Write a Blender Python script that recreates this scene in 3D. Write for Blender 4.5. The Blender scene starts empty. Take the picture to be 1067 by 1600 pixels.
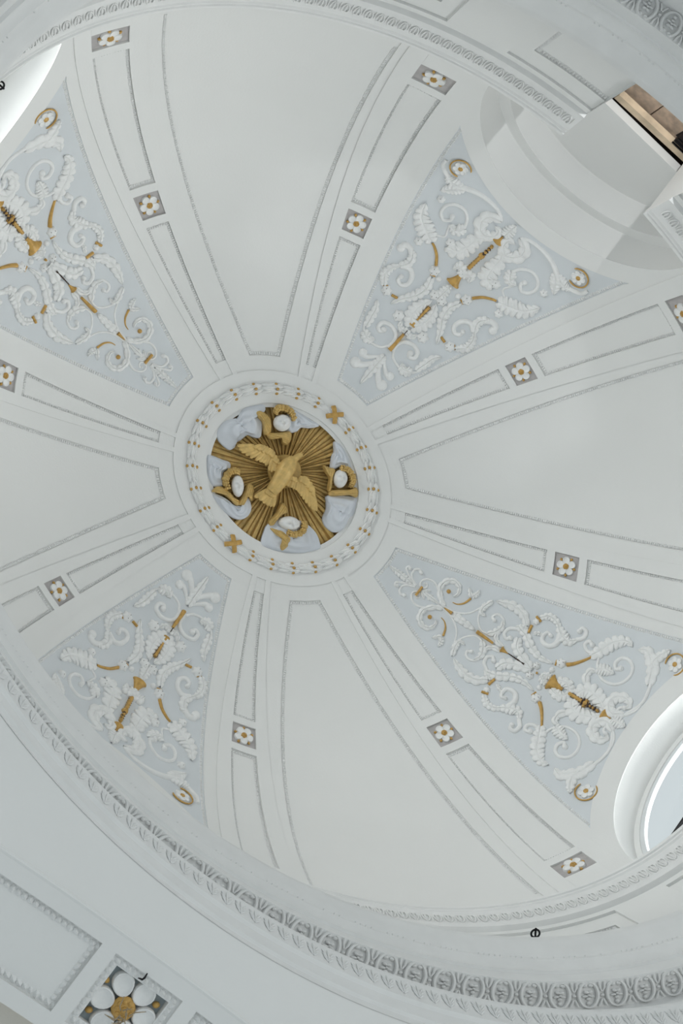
import bpy, bmesh, math, random
import numpy as np
from mathutils import Matrix, Vector

random.seed(7)
PI = math.pi
S = 5.0            # metres per model unit (the dome is worked out in units of its mean springing radius)
Z0 = 1.6           # eye height

# ------------------------------------------------------------------ camera
R = np.array([[0.74844377, -0.60172748, -0.27884757], [0.62898492, 0.77734248, 0.01079987], [0.21026148, -0.18347401, 0.96027465]])
scn = bpy.context.scene
COL = scn.collection
cam_d = bpy.data.cameras.new('camera')
cam_d.sensor_fit = 'HORIZONTAL'
cam_d.sensor_width = 36.0
cam_d.lens = 36.0 * 2284.58 / 1067.0
cam_d.clip_start = 0.05
cam_d.clip_end = 200
cam = bpy.data.objects.new('camera', cam_d)
COL.objects.link(cam)
rt, dn, fw = R[0], R[1], R[2]
cam.matrix_world = Matrix(((rt[0], -dn[0], -fw[0], -0.67061 * S),
                           (rt[1], -dn[1], -fw[1], 0.71540 * S),
                           (rt[2], -dn[2], -fw[2], Z0),
                           (0, 0, 0, 1)))
scn.camera = cam

# ------------------------------------------------------------------ light
world = bpy.data.worlds.new('overcast_daylight')
scn.world = world
world.use_nodes = True
bg = world.node_tree.nodes['Background']
bg.inputs['Color'].default_value = (0.86, 0.935, 0.965, 1)
bg.inputs['Strength'].default_value = 0.74
vs = scn.view_settings
vs.view_transform = 'Standard'
vs.look = 'None'
vs.exposure = 0.0
vs.gamma = 1.0
vs.use_curve_mapping = False


def lamp_area(name, loc, target, sx, sy, watts, col):
    l = bpy.data.lights.new(name, 'AREA')
    l.shape = 'RECTANGLE'
    l.size, l.size_y = sx, sy
    l.energy = watts
    l.color = col
    o = bpy.data.objects.new(name, l)
    COL.objects.link(o)
    d = (Vector(target) - Vector(loc)).normalized()
    o.matrix_world = Matrix.Translation(Vector(loc)) @ d.to_track_quat('-Z', 'Y').to_matrix().to_4x4()
    return o


# daylight falling in through the lunette windows (one lamp outside each)
lamp_area('daylight_window', (2.3 * S, 0.1 * S, 3.20 * S + Z0), (0.9 * S, 0, 3.34 * S + Z0), 5, 4, 1850, (0.98, 0.985, 0.975))
lamp_area('daylight_window', (-2.3 * S, 0, 3.20 * S + Z0), (-0.9 * S, 0, 3.34 * S + Z0), 5, 4, 2250, (0.98, 0.985, 0.975))
lamp_area('daylight_window', (0, 2.1 * S, 3.20 * S + Z0), (0, 0.8 * S, 3.34 * S + Z0), 5, 4, 300, (0.98, 0.985, 0.975))

# light thrown up from the roofs outside into the window reveals
lamp_area('roof_glow', (1.40 * S, 0, 3.22 * S + Z0), (1.0 * S, 0, 3.50 * S + Z0), 2.4, 1.2, 16, (0.93, 0.97, 1.0))
lamp_area('roof_glow', (-1.40 * S, 0, 3.22 * S + Z0), (-1.0 * S, 0, 3.50 * S + Z0), 2.4, 1.2, 18, (0.93, 0.97, 1.0))
# daylight from the nave arm on the right
lamp_area('nave_daylight', (1.55 * S, -1.25 * S, 2.2), (0, 0, 3.7 * S + Z0), 4, 4, 330, (1.0, 0.98, 0.94))

LONG=[('L',1,[[0.4236,0.0],[0.3902,0.0],[0.353,0.0]],[0.00815],7),('S',0,[[0.4363,0.0012],[0.4179,-0.019],[0.4025,-0.0474],[0.3936,-0.0687],[0.3956,-0.0907],[0.4013,-0.0849]],[0.00233,0.00349],1),('S',0,[[0.4368,-0.0085],[0.4194,-0.0312],[0.4118,-0.0585],[0.4126,-0.0962],[0.4215,-0.1156],[0.4302,-0.1033]],[0.00233,0.00396],1),('S',0,[[0.4969,-0.0559],[0.4735,-0.0954],[0.4533,-0.0917],[0.442,-0.0594],[0.4447,-0.0296],[0.4555,-0.0215],[0.4608,-0.0433],[0.4565,-0.061],[0.4518,-0.0543]],[0.00326,0.00186],1),('GR',1,[[0.4511,-0.0239],[0.4513,0.052]],[0.00349,0.00349],0),('L',0,[[0.4554,0.0059],[0.4641,-0.0165],[0.4739,-0.0344]],[0.00396],1),('L',0,[[0.4627,0.0109],[0.4741,-0.001],[0.4844,-0.0217]],[0.00349],1),('L',1,[[0.4641,0.0],[0.486,0.0],[0.5116,0.0]],[0.00513],1),('L',0,[[0.522,-0.015],[0.5024,-0.0368],[0.4893,-0.0932],[0.4956,-0.1462],[0.5127,-0.168],[0.529,-0.1533],[0.5334,-0.1149],[0.5275,-0.083]],[0.00722],7),('GB',0,[[0.5116,-0.0981]],[0.00629],0),('L',0,[[0.5215,-0.0069],[0.5065,-0.0298],[0.5027,-0.0661]],[0.00582],2),('GR',0,[[0.5329,-0.0563],[0.545,-0.0626],[0.5573,-0.0882],[0.5657,-0.1297]],[0.00116,0.00349],0),('L',0,[[0.5657,-0.1356],[0.557,-0.1599],[0.5507,-0.1818]],[0.00536],2),('L',0,[[0.5667,-0.1429],[0.5733,-0.166],[0.5762,-0.1953]],[0.00652],3),('GR',1,[[0.5243,0.0],[0.5462,0.0]],[0.00093,0.00513],0),('L',0,[[0.5476,0.0048],[0.5674,-0.0035],[0.5916,0.0035],[0.6123,0.0003]],[0.00815],4),('S',0,[[0.5215,-0.0069],[0.55,-0.0152],[0.5791,-0.0565],[0.5949,-0.1133],[0.5996,-0.1506]],[0.0028,0.00186],0),('S',0,[[0.5967,-0.106],[0.6049,-0.0563],[0.6222,-0.0204],[0.641,-0.0231],[0.6546,-0.054],[0.6599,-0.0879],[0.6573,-0.1161],[0.6447,-0.1319],[0.6339,-0.125],[0.6301,-0.1055],[0.6376,-0.0963]],[0.00233,0.00396],1),('L',0,[[0.641,-0.0231],[0.6546,-0.054],[0.6594,-0.0899],[0.6534,-0.1217]],[0.00862],3),('L',0,[[0.6137,-0.1746],[0.6023,-0.1249],[0.6034,-0.095],[0.6167,-0.0905]],[0.00769],4),('L',0,[[0.7062,-0.1504],[0.6886,-0.1859],[0.6645,-0.1994],[0.6394,-0.1929],[0.6197,-0.1815]],[0.01165],5),('GR',1,[[0.6183,0.0],[0.6629,0.0]],[0.00536,0.00303],0),('L',0,[[0.685,-0.0134],[0.6702,-0.0161],[0.6601,-0.0344],[0.6602,-0.0563]],[0.00652],2),('GC',1,[[0.6846,0.0],[0.703,0.0]],[0.00932,0.0014],0),('L',0,[[0.7031,-0.0817],[0.7102,-0.046],[0.7278,-0.0246],[0.7548,-0.0074],[0.7624,0.0014]],[0.01281],5),('DK',1,[[0.703,0.0],[0.7431,0.0]],[0.00163,0.00303],0),('BH',0,[[0.7651,-0.0247]],[0.01107],3),('GR',1,[[0.773,0.0],[0.7757,0.0]],[0.00303,0.00303],0),('L',0,[[0.691,-0.1262],[0.7142,-0.1098],[0.7376,-0.0762],[0.7628,-0.0605],[0.7911,-0.0657]],[0.01025],7),('L',0,[[0.7122,-0.1264],[0.7002,-0.1367],[0.6837,-0.1176]],[0.00699],4),('S',0,[[0.693,-0.1187],[0.6761,-0.1007],[0.6709,-0.0709],[0.6803,-0.0519],[0.6876,-0.0643]],[0.00466,0.00466],1),('GR',0,[[0.7149,-0.1621],[0.7153,-0.1262]],[0.00419,0.00419],0),('BH',0,[[0.7203,-0.1835]],[0.00932],0),('GR',0,[[0.7162,-0.2052],[0.7295,-0.1927]],[0.00373,0.00373],0),('L',0,[[0.726,-0.2091],[0.7431,-0.2283],[0.7626,-0.2173],[0.7753,-0.1833]],[0.00862],6),('S',0,[[0.7753,-0.1833],[0.7769,-0.1449],[0.7663,-0.1186],[0.7498,-0.1225],[0.7461,-0.1454],[0.7514,-0.1649],[0.7593,-0.1591]],[0.00769,0.00419],1),('L',0,[[0.7261,-0.1351],[0.7395,-0.145],[0.7488,-0.1304]],[0.00513],3),('L',0,[[0.769,-0.2009],[0.7845,-0.1784],[0.7986,-0.1715],[0.8123,-0.1923]],[0.01281],5),('S',0,[[0.8089,-0.1892],[0.8201,-0.2071],[0.8209,-0.2326],[0.8119,-0.2384],[0.8086,-0.2242]],[0.00582,0.00513],1),('GR',0,[[0.7932,-0.0854],[0.7956,-0.0639]],[0.0028,0.0028],0),('BH',0,[[0.8033,-0.0828]],[0.01398],4),('GR',0,[[0.8138,-0.0885],[0.8239,-0.1038],[0.8356,-0.1276],[0.8481,-0.1572]],[0.00606,0.00326],0),('S',0,[[0.8469,-0.1687],[0.8349,-0.1707],[0.8277,-0.187],[0.8324,-0.2046],[0.8407,-0.1969]],[0.00466,0.00513],1),('L',0,[[0.8472,-0.1594],[0.8577,-0.188],[0.8691,-0.2216],[0.8825,-0.2448],[0.8962,-0.254],[0.9068,-0.2455]],[0.01631],7),('S',0,[[0.8602,-0.1643],[0.8644,-0.1346],[0.8794,-0.1048],[0.8978,-0.1022],[0.9119,-0.1207],[0.9192,-0.1528],[0.9178,-0.1824],[0.9077,-0.2006],[0.896,-0.1964],[0.8898,-0.174],[0.8945,-0.1552],[0.9012,-0.1634]],[0.00349,0.00536],1),('L',0,[[0.8656,-0.1263],[0.8806,-0.1359],[0.8965,-0.1391]],[0.01398],5),('L',0,[[0.8638,-0.0601],[0.8562,-0.0833],[0.8582,-0.111],[0.869,-0.1165]],[0.00932],2),('L',0,[[0.8574,-0.0099],[0.8675,-0.0391],[0.8847,-0.0441],[0.9025,-0.0268],[0.9135,-0.002]],[0.0198],7),('GC',1,[[0.8037,0.0],[0.8328,0.0]],[0.0233,0.00536],1),('L',0,[[0.8154,-0.0224],[0.8339,-0.0265],[0.8444,-0.01],[0.8445,0.0114]],[0.01281],5),('BH',0,[[0.7949,-0.0429]],[0.00815],0),('L',0,[[0.8016,-0.0156],[0.7904,-0.0098],[0.7818,0.0042]],[0.00932],3),('DK',1,[[0.8473,0.0],[0.904,0.0]],[0.00582,0.00582],1),('GR',1,[[0.8468,0.0],[0.8734,0.0]],[0.00513,0.00513],0),('GB',1,[[0.8796,0.0]],[0.00815],0),('GB',0,[[0.8796,-0.0097]],[0.00582],0),('GB',1,[[0.8894,0.0]],[0.00419],0),('GB',1,[[0.8951,0.0]],[0.00466],0),('GB',1,[[0.9027,0.0]],[0.00536],0),('GB',1,[[0.8706,0.0]],[0.00536],0),('GC',1,[[0.9124,0.0],[0.9269,0.0]],[0.01584,0.00186],0),('S',0,[[0.9525,-0.0778],[0.9486,-0.0538],[0.9416,-0.0344],[0.9327,-0.0268],[0.9278,-0.0356],[0.9301,-0.0476],[0.9347,-0.0513]],[0.00303,0.00466],1),('L',0,[[0.9382,-0.03],[0.925,-0.017],[0.9142,-0.0337],[0.9137,-0.0595],[0.9223,-0.0768],[0.9331,-0.0783],[0.9392,-0.0639],[0.9374,-0.0473]],[0.01398],6),('L',1,[[0.9282,0.0],[0.9395,0.0],[0.9519,0.0]],[0.01514],5),('S',0,[[0.9407,-0.0339],[0.9529,-0.0923],[0.9514,-0.1589],[0.9465,-0.2166],[0.9374,-0.2451]],[0.00419,0.00577],0),('L',0,[[0.9499,-0.1537],[0.9453,-0.2083],[0.9304,-0.2467],[0.9154,-0.242]],[0.01573],4),('L',0,[[0.9472,-0.1807],[0.9464,-0.2309],[0.9556,-0.2631],[0.9612,-0.2778]],[0.01153],4),('R',0,[[0.972,-0.2398]],[0.02621],0)]
SHORT=[('L',1,[[0.4867,0.0],[0.4427,0.0],[0.3764,0.0]],[0.01165],5),('S',0,[[0.4743,-0.0044],[0.4461,-0.026],[0.423,-0.0703],[0.4184,-0.1077]],[0.00349,0.01048],1),('S',0,[[0.4805,-0.0109],[0.4627,-0.0449],[0.452,-0.0774],[0.4548,-0.1018]],[0.00303,0.00815],1),('GR',1,[[0.5101,0.0],[0.5715,0.0]],[0.00652,0.00373],0),('DK',1,[[0.5715,0.0],[0.5866,0.0]],[0.00116,0.00163],0),('S',0,[[0.5184,-0.0164],[0.4991,-0.0453],[0.493,-0.1],[0.5029,-0.1515],[0.5227,-0.1758]],[0.00349,0.00303],0),('L',0,[[0.5067,-0.1587],[0.4979,-0.1216],[0.508,-0.0885]],[0.01281],4),('S',0,[[0.5134,-0.0154],[0.5377,-0.0109],[0.557,-0.0294],[0.5663,-0.0697],[0.5596,-0.1055],[0.5417,-0.1122],[0.535,-0.0929],[0.5441,-0.0841]],[0.00513,0.00582],1),('L',0,[[0.5235,-0.1653],[0.5515,-0.167],[0.5791,-0.1687],[0.6041,-0.1831]],[0.01048],4),('L',0,[[0.5804,0.0064],[0.5793,-0.0147],[0.5676,-0.0296]],[0.00815],3),('GC',1,[[0.604,0.0],[0.6282,0.0]],[0.01072,0.00326],0),('DK',1,[[0.6264,0.0],[0.6746,0.0]],[0.00303,0.00513],1),('GR',1,[[0.6264,0.0],[0.6739,0.0]],[0.00326,0.00466],0),('L',0,[[0.5992,-0.0053],[0.6283,-0.0284],[0.6594,-0.0284],[0.6924,-0.0089]],[0.01747],6),('BH',0,[[0.601,-0.0687]],[0.01631],2),('L',0,[[0.5788,-0.0157],[0.5818,-0.0364],[0.5975,-0.046]],[0.00699],2),('BH',0,[[0.7059,-0.017]],[0.01456],3),('L',1,[[0.7109,0.0],[0.7315,0.0],[0.755,0.0]],[0.01281],4),('GC',1,[[0.756,0.0],[0.7882,0.0]],[0.02038,0.00513],1),('BH',0,[[0.7433,-0.0433]],[0.00815],0),('L',0,[[0.7874,0.007],[0.7996,-0.0208],[0.7845,-0.0338]],[0.01281],5),('BH',0,[[0.752,-0.0722]],[0.01514],4),('GR',0,[[0.7385,-0.0755],[0.7422,-0.0576]],[0.0028,0.0028],0),('GR',0,[[0.7646,-0.0803],[0.7832,-0.0982],[0.7962,-0.1204],[0.8012,-0.1341]],[0.00466,0.00326],0),('L',0,[[0.7337,-0.0637],[0.7038,-0.0548],[0.6729,-0.0684],[0.648,-0.0961],[0.6148,-0.1273]],[0.01165],7),('GR',0,[[0.6351,-0.1426],[0.6374,-0.1167]],[0.00396,0.00396],0),('BH',0,[[0.6377,-0.1693]],[0.01456],2),('GR',0,[[0.6423,-0.1919],[0.6509,-0.1737]],[0.00186,0.00186],0),('L',0,[[0.6463,-0.191],[0.6712,-0.2086],[0.6959,-0.1985],[0.7152,-0.1728]],[0.01048],6),('S',0,[[0.7118,-0.1738],[0.7183,-0.143],[0.7061,-0.1202],[0.6835,-0.1162],[0.6721,-0.1354],[0.678,-0.1544],[0.6898,-0.152]],[0.00699,0.00466],1),('L',0,[[0.7114,-0.1775],[0.733,-0.1574],[0.7526,-0.1642],[0.7596,-0.1784]],[0.01048],4),('S',0,[[0.7513,-0.1668],[0.7621,-0.1845],[0.7606,-0.2019],[0.7497,-0.2075]],[0.00699,0.00815],1),('L',0,[[0.8045,-0.1399],[0.8186,-0.1769],[0.8385,-0.2091],[0.8673,-0.2206]],[0.02097],7),('BH',0,[[0.7863,-0.1715]],[0.01223],1),('S',0,[[0.8185,-0.1469],[0.8287,-0.1183],[0.8434,-0.1219],[0.8563,-0.1272]],[0.0028,0.0028],0),('L',0,[[0.8691,-0.0904],[0.8556,-0.1059],[0.8581,-0.1309]],[0.01398],5),('S',0,[[0.8691,-0.0904],[0.8873,-0.1012],[0.8984,-0.1247],[0.8963,-0.1511],[0.8835,-0.1693],[0.8666,-0.1688],[0.8574,-0.1521],[0.8649,-0.1349],[0.8739,-0.137]],[0.00396,0.00466],1),('BH',0,[[0.8263,-0.0906]],[0.01398],2),('L',0,[[0.8173,-0.0914],[0.8225,-0.0603],[0.844,-0.0496],[0.8719,-0.0419],[0.8911,-0.0183]],[0.02097],7),('DK',1,[[0.8115,0.0],[0.8782,0.0]],[0.00582,0.00466],1),('GR',1,[[0.8116,0.0],[0.8475,0.0]],[0.00559,0.00513],0),('GB',1,[[0.8493,0.0]],[0.00932],0),('GB',1,[[0.8619,0.0]],[0.00582],0),('GB',1,[[0.8704,0.0]],[0.00513],0),('GB',1,[[0.8774,0.0]],[0.00513],0),('GC',1,[[0.8915,0.0],[0.9071,0.0]],[0.01514,0.00186],0),('S',0,[[0.9257,-0.0331],[0.9322,-0.0458],[0.9246,-0.0577]],[0.00349,0.00349],0),('L',0,[[0.9264,-0.0358],[0.9199,-0.061],[0.9042,-0.0698],[0.8891,-0.057],[0.8866,-0.0366],[0.8963,-0.0186],[0.9092,-0.0195],[0.9125,-0.0376]],[0.01514],6),('L',1,[[0.9102,0.0],[0.9244,0.0],[0.9391,0.0]],[0.01398],5),('S',0,[[0.9264,-0.0358],[0.9351,-0.0563],[0.9389,-0.0961],[0.9372,-0.1307],[0.9301,-0.1645],[0.9221,-0.1887]],[0.00349,0.00815],0),('L',0,[[0.9287,-0.1629],[0.9169,-0.186],[0.9027,-0.2077]],[0.01398],5),('L',0,[[0.9295,-0.1699],[0.9287,-0.2018],[0.9339,-0.222]],[0.01281],5),('S',0,[[0.9292,-0.2052],[0.9358,-0.2269],[0.9437,-0.241],[0.9533,-0.2414]],[0.00582,0.00466],0),('BH',0,[[0.8891,-0.1909]],[0.01107],1),('R',0,[[0.9543,-0.2002]],[0.02504],0)]
MED={'clouds':[((-0.181,-0.0369),[(-0.2105,-0.0811),(-0.1998,-0.0977),(-0.1868,-0.1117),(-0.1698,-0.1245),(-0.1564,-0.1116),(-0.1724,-0.0937),(-0.1534,-0.0871),(-0.1387,-0.0783),(-0.1223,-0.053),(-0.1247,-0.042),(-0.1395,-0.0341),(-0.1532,-0.0287),(-0.1579,-0.0083),(-0.1637,0.0069),(-0.1594,0.0198),(-0.1641,0.0326),(-0.1791,0.0362),(-0.2049,0.0338),(-0.22,0.0225),(-0.2302,0.0043),(-0.2255,-0.0176),(-0.2108,-0.0404),(-0.2044,-0.0473),(-0.2062,-0.0608)]),((-0.1607,0.098),[(-0.2082,0.087),(-0.1916,0.0762),(-0.1655,0.0679),(-0.1443,0.0608),(-0.1333,0.0726),(-0.1411,0.0908),(-0.1328,0.1048),(-0.1185,0.1226),(-0.135,0.1391),(-0.1558,0.1354),(-0.1782,0.1243),(-0.1943,0.108)]),((-0.0449,0.1508),[(-0.1301,0.1581),(-0.1102,0.1478),(-0.0867,0.1434),(-0.0654,0.1438),(-0.0531,0.1368),(-0.0418,0.1247),(-0.0474,0.1084),(-0.0442,0.103),(-0.0301,0.1092),(-0.0168,0.1221),(-0.0125,0.1423),(-0.0207,0.1622),(-0.0392,0.1727),(-0.0609,0.1755),(-0.0836,0.1733),(-0.1124,0.1672)]),((0.1252,0.1115),[(0.0455,0.1281),(0.051,0.1028),(0.0666,0.0843),(0.0974,0.0654),(0.1237,0.0561),(0.1441,0.0546),(0.169,0.0585),(0.1911,0.0707),(0.2037,0.0844),(0.1837,0.1153),(0.1577,0.1404),(0.1268,0.1591),(0.0939,0.175),(0.0643,0.1779),(0.0491,0.1458)]),((0.1838,-0.0313),[(0.1288,-0.0454),(0.1794,-0.0836),(0.2001,-0.0929),(0.2119,-0.0783),(0.2219,-0.0501),(0.2168,-0.037),(0.221,-0.0162),(0.2222,0.0009),(0.214,0.0179),(0.1993,0.0267),(0.1732,0.0253),(0.1563,0.0119),(0.1492,-0.0123),(0.1379,-0.0272)]),((0.0868,-0.148),[(0.0487,-0.1741),(0.0719,-0.1783),(0.0979,-0.1693),(0.1312,-0.1513),(0.1251,-0.1432),(0.1067,-0.1311),(0.098,-0.1148),(0.0871,-0.1089),(0.0689,-0.1393),(0.0662,-0.1523)]),((-0.0656,-0.1486),[(-0.1054,-0.1637),(-0.0787,-0.1725),(-0.0431,-0.1781),(-0.0127,-0.1808),(-0.0277,-0.1591),(-0.0488,-0.143),(-0.0514,-0.1272),(-0.0621,-0.1137),(-0.0734,-0.1088),(-0.0949,-0.124)])],'dove_body':[(-0.0074,-0.0822),(-0.0106,-0.0711),(-0.0152,-0.0554),(-0.017,-0.0404),(-0.0155,-0.0213),(-0.0124,-0.0003),(-0.0092,0.0207),(-0.0077,0.0396),(-0.0074,0.0528)],'dove_tail':[[(-0.008,0.0358),(-0.0343,0.0949)],[(-0.008,0.0358),(-0.0185,0.0932)],[(-0.008,0.0358),(-0.0053,0.0925)],[(-0.008,0.0358),(0.0071,0.0908)],[(-0.008,0.0358),(0.0168,0.088)],[(-0.008,0.0358),(0.0226,0.0823)]],'wing_l':[(-0.0392,-0.0226),(-0.0683,-0.0375),(-0.0907,-0.0375),(-0.1153,-0.0255),(-0.1427,-0.0045),(-0.1615,0.0186),(-0.1505,0.0239),(-0.133,0.0245),(-0.1122,0.0208),(-0.0893,0.0153),(-0.0771,0.0093),(-0.0623,0.0106),(-0.0446,0.0156),(-0.0375,0.0064),(-0.0372,-0.0073)],'wing_r':[(0.0044,-0.0179),(0.016,-0.0206),(0.0287,-0.0243),(0.0323,-0.0392),(0.0469,-0.0427),(0.0706,-0.0349),(0.0934,-0.0196),(0.1145,-0.0029),(0.1255,0.016),(0.115,0.0203),(0.0888,0.018),(0.063,0.0119),(0.0493,0.0079),(0.034,0.0103),(0.0139,0.0155)],'ray_c':(-0.0083,-0.0195),'cherubs':[{'face':(-0.1005,-0.1158),'up':(-0.1269,-0.1334),'w':0.0225,'h':0.022,'hair':[(-0.1331,-0.1222),(-0.1346,-0.1391),(-0.12,-0.1514),(-0.0981,-0.1547),(-0.0777,-0.1415)],'hw':60,'wings':[[(-0.1749,-0.0931),(-0.1676,-0.1028),(-0.1438,-0.1072),(-0.1267,-0.1004),(-0.1075,-0.0743),(-0.118,-0.0601),(-0.1425,-0.0811),(-0.1615,-0.0848)],[(-0.1128,-0.0675),(-0.0918,-0.089),(-0.0684,-0.1121),(-0.0516,-0.0977),(-0.0522,-0.0766),(-0.0649,-0.0729),(-0.0753,-0.0815),(-0.0963,-0.0599)]]},{'face':(-0.0882,0.0988),'up':(-0.1132,0.0734),'w':0.0165,'h':0.028,'hair':[(-0.1034,0.1246),(-0.1237,0.1086),(-0.1295,0.0867),(-0.1186,0.0704),(-0.106,0.0674)],'hw':60,'wings':[[(-0.1337,0.1537),(-0.1314,0.1362),(-0.1159,0.1258),(-0.0928,0.1248),(-0.0719,0.1284),(-0.0585,0.1264),(-0.0514,0.136),(-0.0604,0.1427),(-0.0831,0.1405),(-0.1094,0.1413),(-0.1253,0.1512)],[(-0.0585,0.1264),(-0.0629,0.1004),(-0.0686,0.0783),(-0.0618,0.0698),(-0.0468,0.0754),(-0.0322,0.0991),(-0.0337,0.1048),(-0.0473,0.101),(-0.0458,0.116),(-0.0419,0.1283),(-0.0514,0.136)]]},{'face':(0.0886,0.0868),'up':(0.1209,0.106),'w':0.03,'h':0.019,'hair':[(0.0976,0.1114),(0.118,0.1024),(0.1304,0.0835),(0.1253,0.0638),(0.1152,0.057)],'hw':60,'wings':[[(0.041,0.1169),(0.0423,0.092),(0.0381,0.0717),(0.0368,0.0549),(0.0486,0.0543),(0.0657,0.0642),(0.0593,0.0828),(0.0576,0.1035),(0.0575,0.1184),(0.0501,0.1244)],[(0.0568,0.1308),(0.0677,0.1235),(0.0913,0.1149),(0.1172,0.1149),(0.1256,0.1348),(0.1216,0.1564),(0.1099,0.1533),(0.0997,0.1349),(0.0771,0.1352)]]},{'face':(0.1251,-0.1012),'up':(0.1448,-0.1265),'w':0.022,'h':0.023,'hair':[(0.1056,-0.1246),(0.1237,-0.1334),(0.1429,-0.1309),(0.1574,-0.1186),(0.1618,-0.0995)],'hw':70,'wings':[[(0.0656,-0.1008),(0.0798,-0.1064),(0.0982,-0.1125),(0.1067,-0.0922),(0.1235,-0.0636),(0.1222,-0.0536),(0.1116,-0.063),(0.0998,-0.0835),(0.0811,-0.0893)],[(0.1252,-0.0499),(0.1287,-0.0649),(0.1634,-0.0956),(0.1753,-0.112),(0.1884,-0.1075),(0.1949,-0.0916),(0.176,-0.0838),(0.1378,-0.0497)]]}]}
# ------------------------------------------------------------------ materials
def new_mat(name, color, rough=0.7, metal=0.0, var=0.04, vscale=3.0, bump=0.15, bscale=60.0, col2=None):
    m = bpy.data.materials.new(name)
    m.use_nodes = True
    nt = m.node_tree
    b = nt.nodes['Principled BSDF']
    b.inputs['Roughness'].default_value = rough
    b.inputs['Metallic'].default_value = metal
    tc = nt.nodes.new('ShaderNodeTexCoord')
    n1 = nt.nodes.new('ShaderNodeTexNoise')
    n1.inputs['Scale'].default_value = vscale
    n1.inputs['Detail'].default_value = 6
    nt.links.new(tc.outputs['Object'], n1.inputs['Vector'])
    cr = nt.nodes.new('ShaderNodeValToRGB')
    c2 = col2 or tuple(max(0, c * (1 - 2 * var)) for c in color)
    cr.color_ramp.elements[0].position = 0.35
    cr.color_ramp.elements[0].color = (*c2, 1)
    cr.color_ramp.elements[1].position = 0.65
    cr.color_ramp.elements[1].color = (*color, 1)
    nt.links.new(n1.outputs['Fac'], cr.inputs['Fac'])
    nt.links.new(cr.outputs['Color'], b.inputs['Base Color'])
    if bump > 0:
        n2 = nt.nodes.new('ShaderNodeTexNoise')
        n2.inputs['Scale'].default_value = bscale
        n2.inputs['Detail'].default_value = 3
        nt.links.new(tc.outputs['Object'], n2.inputs['Vector'])
        bp = nt.nodes.new('ShaderNodeBump')
        bp.inputs['Strength'].default_value = bump
        bp.inputs['Distance'].default_value = 0.01
        nt.links.new(n2.outputs['Fac'], bp.inputs['Height'])
        nt.links.new(bp.outputs['Normal'], b.inputs['Normal'])
    return m


M = {}
M['plaster'] = new_mat('white_plaster', (0.80, 0.80, 0.785), 0.8, var=0.012, vscale=0.9, bump=0.12, bscale=40)
M['moulding'] = new_mat('white_moulding', (0.80, 0.80, 0.79), 0.75, var=0.02, vscale=4, bump=0.1, bscale=80)
M['field'] = new_mat('grey_blue_field', (0.695, 0.722, 0.742), 0.85, var=0.02, vscale=2.0, bump=0.1, bscale=60)
M['relief'] = new_mat('white_relief', (0.86, 0.86, 0.85), 0.65, var=0.03, vscale=10, bump=0.35, bscale=34)
M['gold'] = new_mat('gold_paint', (0.70, 0.475, 0.165), 0.45, 0.15, var=0.12, vscale=14, bump=0.12, bscale=160)
M['gold_bright'] = new_mat('gold_leaf', (0.62, 0.37, 0.10), 0.42, 0.15, var=0.12, vscale=20, bump=0.1, bscale=160)
M['dark'] = new_mat('painted_shade', (0.07, 0.045, 0.035), 0.9, var=0.2, vscale=30, bump=0)  # near-black colour painting shade into crevices, drill holes and the boarded void
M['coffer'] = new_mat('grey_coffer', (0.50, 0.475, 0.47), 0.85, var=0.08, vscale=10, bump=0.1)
M['big_coffer'] = new_mat('blue_grey_coffer', (0.36, 0.41, 0.43), 0.85, var=0.1, vscale=6, bump=0.1)
M['cloud'] = new_mat('pale_blue_cloud', (0.72, 0.75, 0.80), 0.75, var=0.02, vscale=8, bump=0.1)
M['wood'] = new_mat('raw_pine', (0.74, 0.59, 0.42), 0.75, var=0.14, vscale=5, bump=0.3, bscale=30)
M['wood_dark'] = new_mat('weathered_board', (0.78, 0.62, 0.48), 0.8, var=0.16, vscale=9, bump=0.3, bscale=30)
M['iron'] = new_mat('black_iron', (0.012, 0.011, 0.013), 0.5, 0.6, var=0.1, bump=0.05)
M['straw'] = new_mat('dry_straw', (0.45, 0.36, 0.24), 0.8, var=0.2, vscale=40, bump=0)
M['frame'] = new_mat('white_window_frame', (0.75, 0.77, 0.78), 0.5, var=0.02, bump=0.05)
M['floor'] = new_mat('pale_stone', (0.66, 0.69, 0.70), 0.6, var=0.05, vscale=0.6, bump=0.05)
M['nave'] = new_mat('cream_plaster', (0.78, 0.74, 0.67), 0.8, var=0.02, vscale=1.0, bump=0.1)


def glass_mat():
    m = bpy.data.materials.new('window_glass')
    m.use_nodes = True
    nt = m.node_tree
    nt.nodes.clear()
    out = nt.nodes.new('ShaderNodeOutputMaterial')
    tr = nt.nodes.new('ShaderNodeBsdfTransparent')
    tr.inputs['Color'].default_value = (0.96, 0.98, 0.98, 1)
    gl = nt.nodes.new('ShaderNodeBsdfGlossy')
    gl.inputs['Roughness'].default_value = 0.05
    mx = nt.nodes.new('ShaderNodeMixShader')
    fr = nt.nodes.new('ShaderNodeFresnel')
    fr.inputs['IOR'].default_value = 1.25
    nt.links.new(fr.outputs[0], mx.inputs[0])
    nt.links.new(tr.outputs[0], mx.inputs[1])
    nt.links.new(gl.outputs[0], mx.inputs[2])
    nt.links.new(mx.outputs[0], out.inputs['Surface'])
    return m


M['glass'] = glass_mat()


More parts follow.
